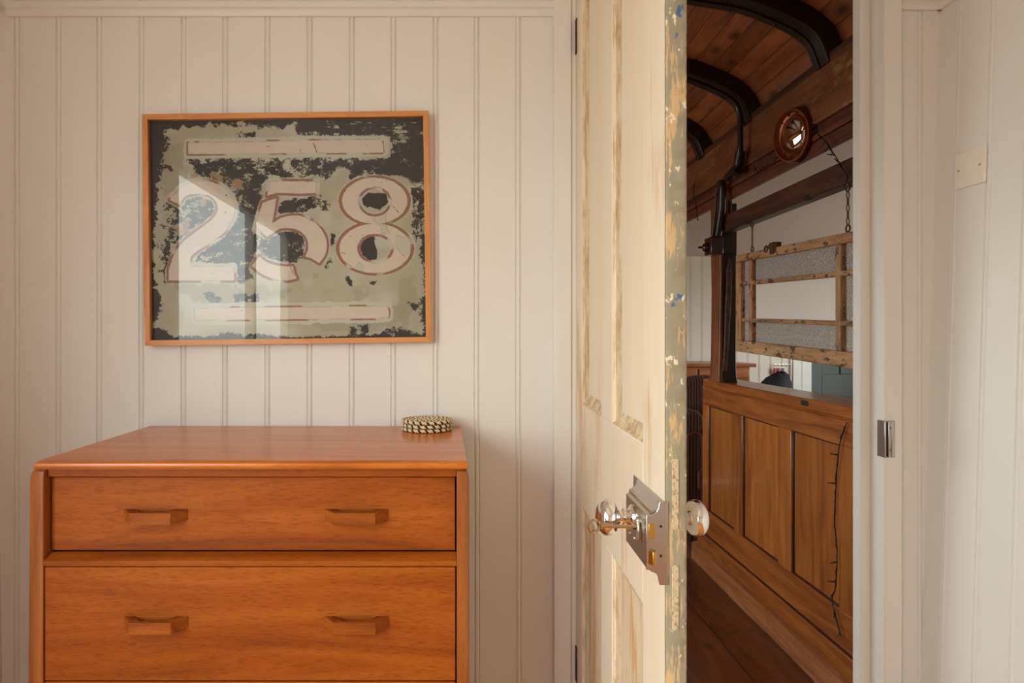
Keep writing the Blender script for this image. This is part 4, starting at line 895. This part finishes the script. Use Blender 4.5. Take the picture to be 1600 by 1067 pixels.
def board_colours(H, W_):
    vv, uu = np.meshgrid(np.linspace(0, 1, H), np.linspace(0, 1, W_), indexing='ij')      # v down, u right
    TLc, TRc, BRc, BLc = (83, 97), (1238, 87), (1243, 1003), (93, 1018)
    X = (TLc[0]*(1-uu)+TRc[0]*uu)*(1-vv)+(BLc[0]*(1-uu)+BRc[0]*uu)*vv
    Y = (TLc[1]*(1-uu)+TRc[1]*uu)*(1-vv)+(BLc[1]*(1-uu)+BRc[1]*uu)*vv
    nA = vnoise(H, W_, 46, 1, 5); nB = vnoise(H, W_, 16, 2, 4, .7, 1.6); nC = vnoise(H, W_, 90, 3, 4); nD = vnoise(H, W_, 6, 4, 3, .7); nE = vnoise(H, W_, 22, 5, 4, .6); nF = vnoise(H, W_, 130, 6, 3); nG = vnoise(H, W_, 2.6, 12, 2, .6); nS = vnoise(H, W_, 5, 9, 2, .8, 4)
    def mixm(col, c, m): return col*(1-m[..., None])+np.array(c)*m[..., None]
    sm = lambda d, w=1.5: np.clip(0.5-d/w, 0, 1)
    grey = np.array(srgb(194, 188, 164)); grey2 = np.array(srgb(174, 164, 134)); pale = np.array(srgb(206, 201, 182)); tan = np.array(srgb(176, 144, 102))
    cream = np.array(srgb(218, 202, 182)); red = np.array(srgb(156, 102, 78)); black = np.array(srgb(36, 26, 19)); brown = np.array(srgb(64, 47, 34))
    col = grey*(1-nC[..., None])+grey2*nC[..., None]
    col = mixm(col, pale, np.clip((nF-.52)*6, 0, 1)*.7)
    # olive patches
    for p in ([(140, 200), (235, 195), (240, 330), (150, 400)], [(190, 790), (500, 790), (640, 800), (775, 750), (770, 780), (660, 815), (600, 850), (290, 860)], [(940, 815), (1020, 810), (1010, 850), (945, 845)], [(1130, 740), (1200, 740), (1180, 1000), (1120, 990)], [(720, 880), (1150, 870), (1170, 960), (800, 990)]):
        col = mixm(col, grey2*.9, sm(sdf(p, X, Y)+(nA-.5)*90, 14)*.75)
    # dark missing areas
    BL = [  # (polygon, roughness of edge, speckle)
        ([(60, 60), (1300, 60), (1300, 112), (690, 108), (640, 122), (430, 112), (250, 120), (150, 128), (60, 128)], 26, 0),
        ([(60, 60), (148, 60), (150, 150), (140, 250), (128, 330), (110, 400), (98, 430), (60, 430)], 34, 0),
        ([(60, 400), (104, 400), (112, 480), (100, 560), (96, 700), (106, 790), (60, 800)], 18, 0),
        ([(60, 780), (116, 810), (128, 850), (122, 910), (106, 940), (60, 940)], 20, 0),
        ([(60, 960), (130, 975), (180, 1000), (420, 990), (700, 1003), (1300, 985), (1300, 1100), (60, 1100)], 16, 0),
        ([(690, 70), (1300, 70), (1300, 200), (1240, 330), (1190, 335), (1100, 328), (960, 326), (925, 345), (926, 308), (880, 280), (862, 256), (1100, 254), (1100, 164), (800, 160), (700, 150)], 14, .25),
        ([(1190, 300), (1300, 300), (1300, 640), (1226, 630), (1214, 560), (1205, 450), (1180, 400)], 44, .5),
        ([(1222, 600), (1300, 600), (1300, 1100), (1225, 1000), (1222, 850), (1230, 760)], 26, .4),
        ([(255, 258), (410, 254), (440, 300), (450, 390), (400, 370), (330, 335), (275, 310)], 34, .3),
        ([(400, 254), (560, 253), (640, 290), (650, 333), (585, 340), (560, 360), (545, 410), (450, 420), (440, 340), (410, 310)], 30, .3),
        ([(600, 254), (862, 252), (885, 285), (850, 306), (830, 342), (815, 338), (600, 332), (560, 320), (545, 290)], 26, .35),
        ([(462, 385), (545, 390), (548, 430), (524, 500), (512, 545), (536, 590), (536, 640), (505, 690), (440, 700), (300, 692), (268, 690), (285, 655), (345, 610), (385, 598), (418, 540), (452, 500), (470, 430)], 16, .12),
        ([(240, 425), (290, 410), (338, 432), (356, 470), (345, 505), (300, 532), (265, 520), (232, 480)], 30, .35),
        ([(160, 455), (215, 462), (240, 455), (262, 520), (240, 575), (195, 600), (165, 650), (140, 720), (138, 640), (150, 540)], 52, .5),
        ([(640, 432), (720, 428), (760, 412), (805, 410), (798, 440), (770, 470), (700, 486), (622, 478), (622, 455)], 18, .25),
        ([(545, 600), (600, 562), (690, 556), (742, 580), (745, 640), (722, 675), (672, 692), (620, 688), (560, 660), (535, 632)], 14, .45),
        ([(975, 425), (1005, 402), (1040, 398), (1078, 402), (1084, 438), (1050, 474), (1015, 460), (985, 448)], 10, 0),
        ([(985, 572), (1026, 566), (1024, 605), (1038, 640), (1034, 675), (1010, 682), (975, 662), (962, 620)], 10, .1),
        ([(448, 700), (512, 695), (505, 745), (455, 792), (432, 780), (450, 742)], 30, .3),
        ([(318, 820), (345, 818), (382, 838), (378, 858), (318, 856)], 26, .2),
        ([(432, 828), (470, 820), (535, 828), (530, 855), (440, 856)], 22, .2),
        ([(842, 570), (860, 572), (858, 618), (846, 620)], 12, .3), ([(815, 695), (842, 668), (846, 690), (824, 712)], 14, .3),
        ([(905, 742), (922, 745), (936, 795), (920, 790)], 10, .3), ([(998, 770), (1030, 772), (1026, 784), (1000, 782)], 12, .3),
        ([(1170, 860), (1222, 862), (1215, 888), (1175, 878)], 18, .4), ([(925, 965), (995, 945), (1010, 960), (980, 1010), (925, 1010)], 22, .2),
        ([(1060, 985), (1080, 962), (1180, 975), (1230, 990), (1230, 1010), (1060, 1010)], 24, .3), ([(145, 560), (175, 620), (165, 730), (148, 790), (140, 700)], 20, .4),
        ([(440, 150), (520, 145), (525, 165), (450, 168)], 16, .3), ([(158, 285), (170, 290), (178, 310), (165, 305)], 8, .2), ([(800, 440), (830, 425), (835, 470), (810, 480)], 26, .5),
    ]
    for p, rg, sp in BL:
        d = sdf(p, X, Y)+(nE-.5)*rg*2.2+(nD-.5)*rg*.9+(nG-.5)*(4+rg*.5)
        m = sm(d, 2.0)
        if sp: m = m*np.clip(1-np.clip((nB*.40+nA*.38+nG*.22-(.63-sp*.20))*18, 0, 1), 0, 1)
        bc = black*(1-np.clip((nC-.4)*2, 0, 1)[..., None]*.5)+brown*(np.clip((nC-.4)*2, 0, 1)[..., None]*.5)
        col = col*(1-m[..., None])+bc*m[..., None]
    # scratches in the black at the top right
    m = sm(sdf([(820, 105), (1215, 95), (1215, 165), (840, 158)], X, Y), 20)*np.clip((nS-.74)*20, 0, 1); col = mixm(col, grey2, m)
    for (x0, y0, x1, y1) in ((1115, 122, 1145, 131), (1118, 140, 1170, 150), (860, 150, 880, 158), (862, 118, 880, 130)):
        col = mixm(col, grey, sm(sdf([(x0, y0), (x1, y0), (x1, y1), (x0, y1)], X, Y)+(nD-.5)*9, 2))
    # tan areas
    for p in ([(250, 300), (300, 345), (262, 352), (250, 330)], [(290, 430), (320, 428), (322, 460), (295, 462)], [(418, 345), (470, 350), (480, 385), (440, 380)], [(345, 310), (385, 330), (380, 350), (340, 330)], [(180, 540), (240, 520), (245, 560), (200, 575)]):
        col = mixm(col, tan, sm(sdf(p, X, Y)+(nE-.5)*40, 4)*.8)
    # grey priming kept around the lettering, then the lettering
    two = [(205, 447), (232, 412), (275, 402), (318, 404), (352, 424), (368, 458), (356, 495), (318, 530), (262, 570), (215, 610), (184, 655), (163, 710), (160, 766), (436, 766), (436, 707), (252, 706), (254, 668), (285, 640), (345, 603), (396, 562), (430, 515), (440, 468), (428, 420), (392, 374), (335, 350), (280, 346), (225, 366), (190, 396), (166, 428)]
    five_top = [(590, 350), (784, 350), (782, 401), (700, 402), (640, 399), (612, 400), (576, 411)]
    five = [(556, 440), (616, 420), (598, 525), (640, 502), (700, 494), (752, 508), (798, 545), (824, 595), (822, 650), (796, 694), (757, 672), (735, 668), (748, 628), (742, 590), (718, 562), (676, 548), (630, 550), (575, 584), (528, 540)]
    five_low = [(542, 664), (572, 688), (615, 702), (660, 707), (684, 706), (692, 740), (700, 758), (660, 766), (600, 758), (548, 736), (510, 704)]
    bar1 = [(243, 188), (600, 182), (1064, 176), (1076, 186), (1074, 226), (1062, 232), (700, 232), (243, 236)]
    bar2 = [(268, 882), (700, 878), (1040, 874), (1080, 878), (1086, 890), (1086, 918), (1040, 925), (600, 930), (272, 932)]
    d8 = np.minimum(ell(1030, 433, 138, 97, X, Y), ell(1030, 632, 150, 104, X, Y))
    d8 = np.where(True, d8, d8)
    hole = np.minimum(ell(1030, 436, 70, 63, X, Y), ell(1032, 633, 76, 62, X, Y)); d8 = np.maximum(d8, -hole)
    full8 = d8.copy()
    for p in ([(1008, 455), (1052, 462), (1075, 480), (1078, 530), (1095, 575), (1060, 570), (1052, 540), (1012, 500)], [(1122, 575), (1182, 600), (1182, 650), (1150, 668), (1128, 640), (1112, 608)], [(960, 690), (975, 700), (985, 745), (1060, 745), (1040, 748), (1000, 760), (925, 740)], [(1150, 690), (1120, 725), (1040, 748), (1020, 780), (1190, 780), (1190, 670)]):
        d8 = np.maximum(d8, -(sdf(p, X, Y)+(nE-.5)*10))
    shapes = [sdf(rounded(two), X, Y), sdf(five_top, X, Y), sdf(rounded(five), X, Y), sdf(rounded(five_low), X, Y), d8, sdf(bar1, X, Y), sdf(bar2, X, Y)]
    outl = [shapes[0], shapes[1], shapes[2], shapes[3], full8, shapes[5], shapes[6]]
    halo = [12, 12, 12, 10, 13, 17, 20]
    gates = [.46, .40, .30, .32, .26, .46, .50]
    for d, h_ in zip(outl, halo): col = mixm(col, pale*.96, sm(d-h_+(nE-.5)*16+(nD-.5)*5, 3))
    for p in ([(975, 425), (1005, 402), (1040, 398), (1078, 402), (1084, 438), (1050, 474), (1015, 460), (985, 448)], [(985, 572), (1026, 566), (1024, 605), (1038, 640), (1034, 675), (1010, 682), (975, 662), (962, 620)]):
        col = mixm(col, black, sm(sdf(p, X, Y)+(nE-.5)*16, 2))
    for k, (d, o) in enumerate(zip(shapes, outl)):
        gate = np.clip((vnoise(H, W_, 70, 40+k, 3)-gates[k])*14, 0, 1); wd = (10.5 if k < 5 else 7)
        rb_ = sm(np.abs(o-wd*.5)-wd*.5+(nD-.5)*2.4, 1.6)*gate
        col = mixm(col, red*(.8+.4*nB[..., None].mean()), rb_)
        edge = sm(np.abs(d+(nD-.5)*2.0)-0.9, 1.4)*(.75 if k < 5 else .6)
        inner = sm(d+(nD-.5)*2.0, 1.5)
        col = mixm(col, cream, inner); col = col*(1+((nB-.5)*.10*inner)[..., None])
        col = mixm(col, brown, edge*np.clip((nE-.38)*4, 0, 1))
        sp_ = inner*np.clip((nD*.5+nE*.5-.735)*40, 0, 1); col = mixm(col, brown, sp_)
    # cracks
    for (x0, y0, x1, y1) in ((772, 192, 786, 230), (1106, 455, 1130, 485), (888, 650, 905, 654), (672, 712, 690, 748), (1064, 182, 1070, 230)):
        col = mixm(col, brown, sm(sdf([(x0, y0), (x0+2, y0), (x1+2, y1), (x1, y1)], X, Y)-.6+(nD-.5)*4, 1.4))
    for (x, y, r_) in ((332, 467, 4), (404, 408, 3), (400, 480, 3)): col = mixm(col, (pale if r_ == 4 else black), sm(ell(x, y, r_, r_, X, Y), 1.5))
    return np.clip(col, 0, 1)
PW, PH = 0.704, 0.569                                   # outer size of the frame
pic = thing('framed_picture', 'oak-framed weathered black and grey board with the number 258', 'picture', ((448.0-695)*1.572/1000, 1.5985, 1.27+(522-356.6)*1.572/1000), (0, math.radians(-0.72), 0))
FW, FD = 0.0135, 0.028
def mitre(mb, a, b, c, d, y0, y1): mb.prism([a, b, c, d], 'y', y0, y1)
hw, hh = PW/2, PH/2
for (poly, mt) in (([(-hw, hh), (hw, hh), (hw-FW, hh-FW), (-hw+FW, hh-FW)], 'frame_h'), ([(-hw, -hh), (hw, -hh), (hw-FW, -hh+FW), (-hw+FW, -hh+FW)], 'frame_h'),
                   ([(-hw, -hh), (-hw, hh), (-hw+FW, hh-FW), (-hw+FW, -hh+FW)], 'frame_v'), ([(hw, -hh), (hw, hh), (hw-FW, hh-FW), (hw-FW, -hh+FW)], 'frame_v')):
    MB().prism(poly, 'y', -FD, 0).build('frame_bar', M[mt], pic, local=True, bevel=.0006)
NW, NH = 920, 740
iw, ih = PW-2*FW+.001, PH-2*FW+.001
colr = board_colours(NH, NW)
xs = np.linspace(-iw/2, iw/2, NW); zs = np.linspace(ih/2, -ih/2, NH)
Xg, Zg = np.meshgrid(xs, zs)
co = np.stack([Xg, np.full_like(Xg, -0.012), Zg], -1).reshape(-1, 3)
idx = np.arange(NH*NW).reshape(NH, NW)
q = np.stack([idx[:-1, :-1], idx[1:, :-1], idx[1:, 1:], idx[:-1, 1:]], -1).reshape(-1, 4)
me = bpy.data.meshes.new('number_board'); me.vertices.add(len(co)); me.vertices.foreach_set('co', co.ravel())
me.loops.add(q.size); me.loops.foreach_set('vertex_index', q.ravel().astype(np.int32)); me.polygons.add(len(q))
me.polygons.foreach_set('loop_start', (np.arange(len(q))*4).astype(np.int32)); me.update(calc_edges=True)
ca = me.color_attributes.new('paint', 'FLOAT_COLOR', 'POINT')
rgba = np.concatenate([colr.reshape(-1, 3), np.ones((NH*NW, 1))], 1); ca.data.foreach_set('color', rgba.ravel().astype(np.float32))
m, nt, b = new_mat('weathered_sign_paint'); at = nt.nodes.new('ShaderNodeAttribute'); at.attribute_name = 'paint'
nt.links.new(at.outputs['Color'], b.inputs['Base Color']); b.inputs['Roughness'].default_value = 0.55
me.materials.append(m); bo = bpy.data.objects.new('number_board', me); C.objects.link(bo); bo.parent = pic
MB().box(-iw/2, iw/2, -.0115, -.002, -ih/2, ih/2).build('backing', M['bead'], pic, local=True)
MB().add([(-iw/2, -.021, -ih/2), (iw/2, -.021, -ih/2), (iw/2, -.021, ih/2), (-iw/2, -.021, ih/2)], [(0, 1, 2, 3)]).build('glass', M['glass'], pic, local=True)
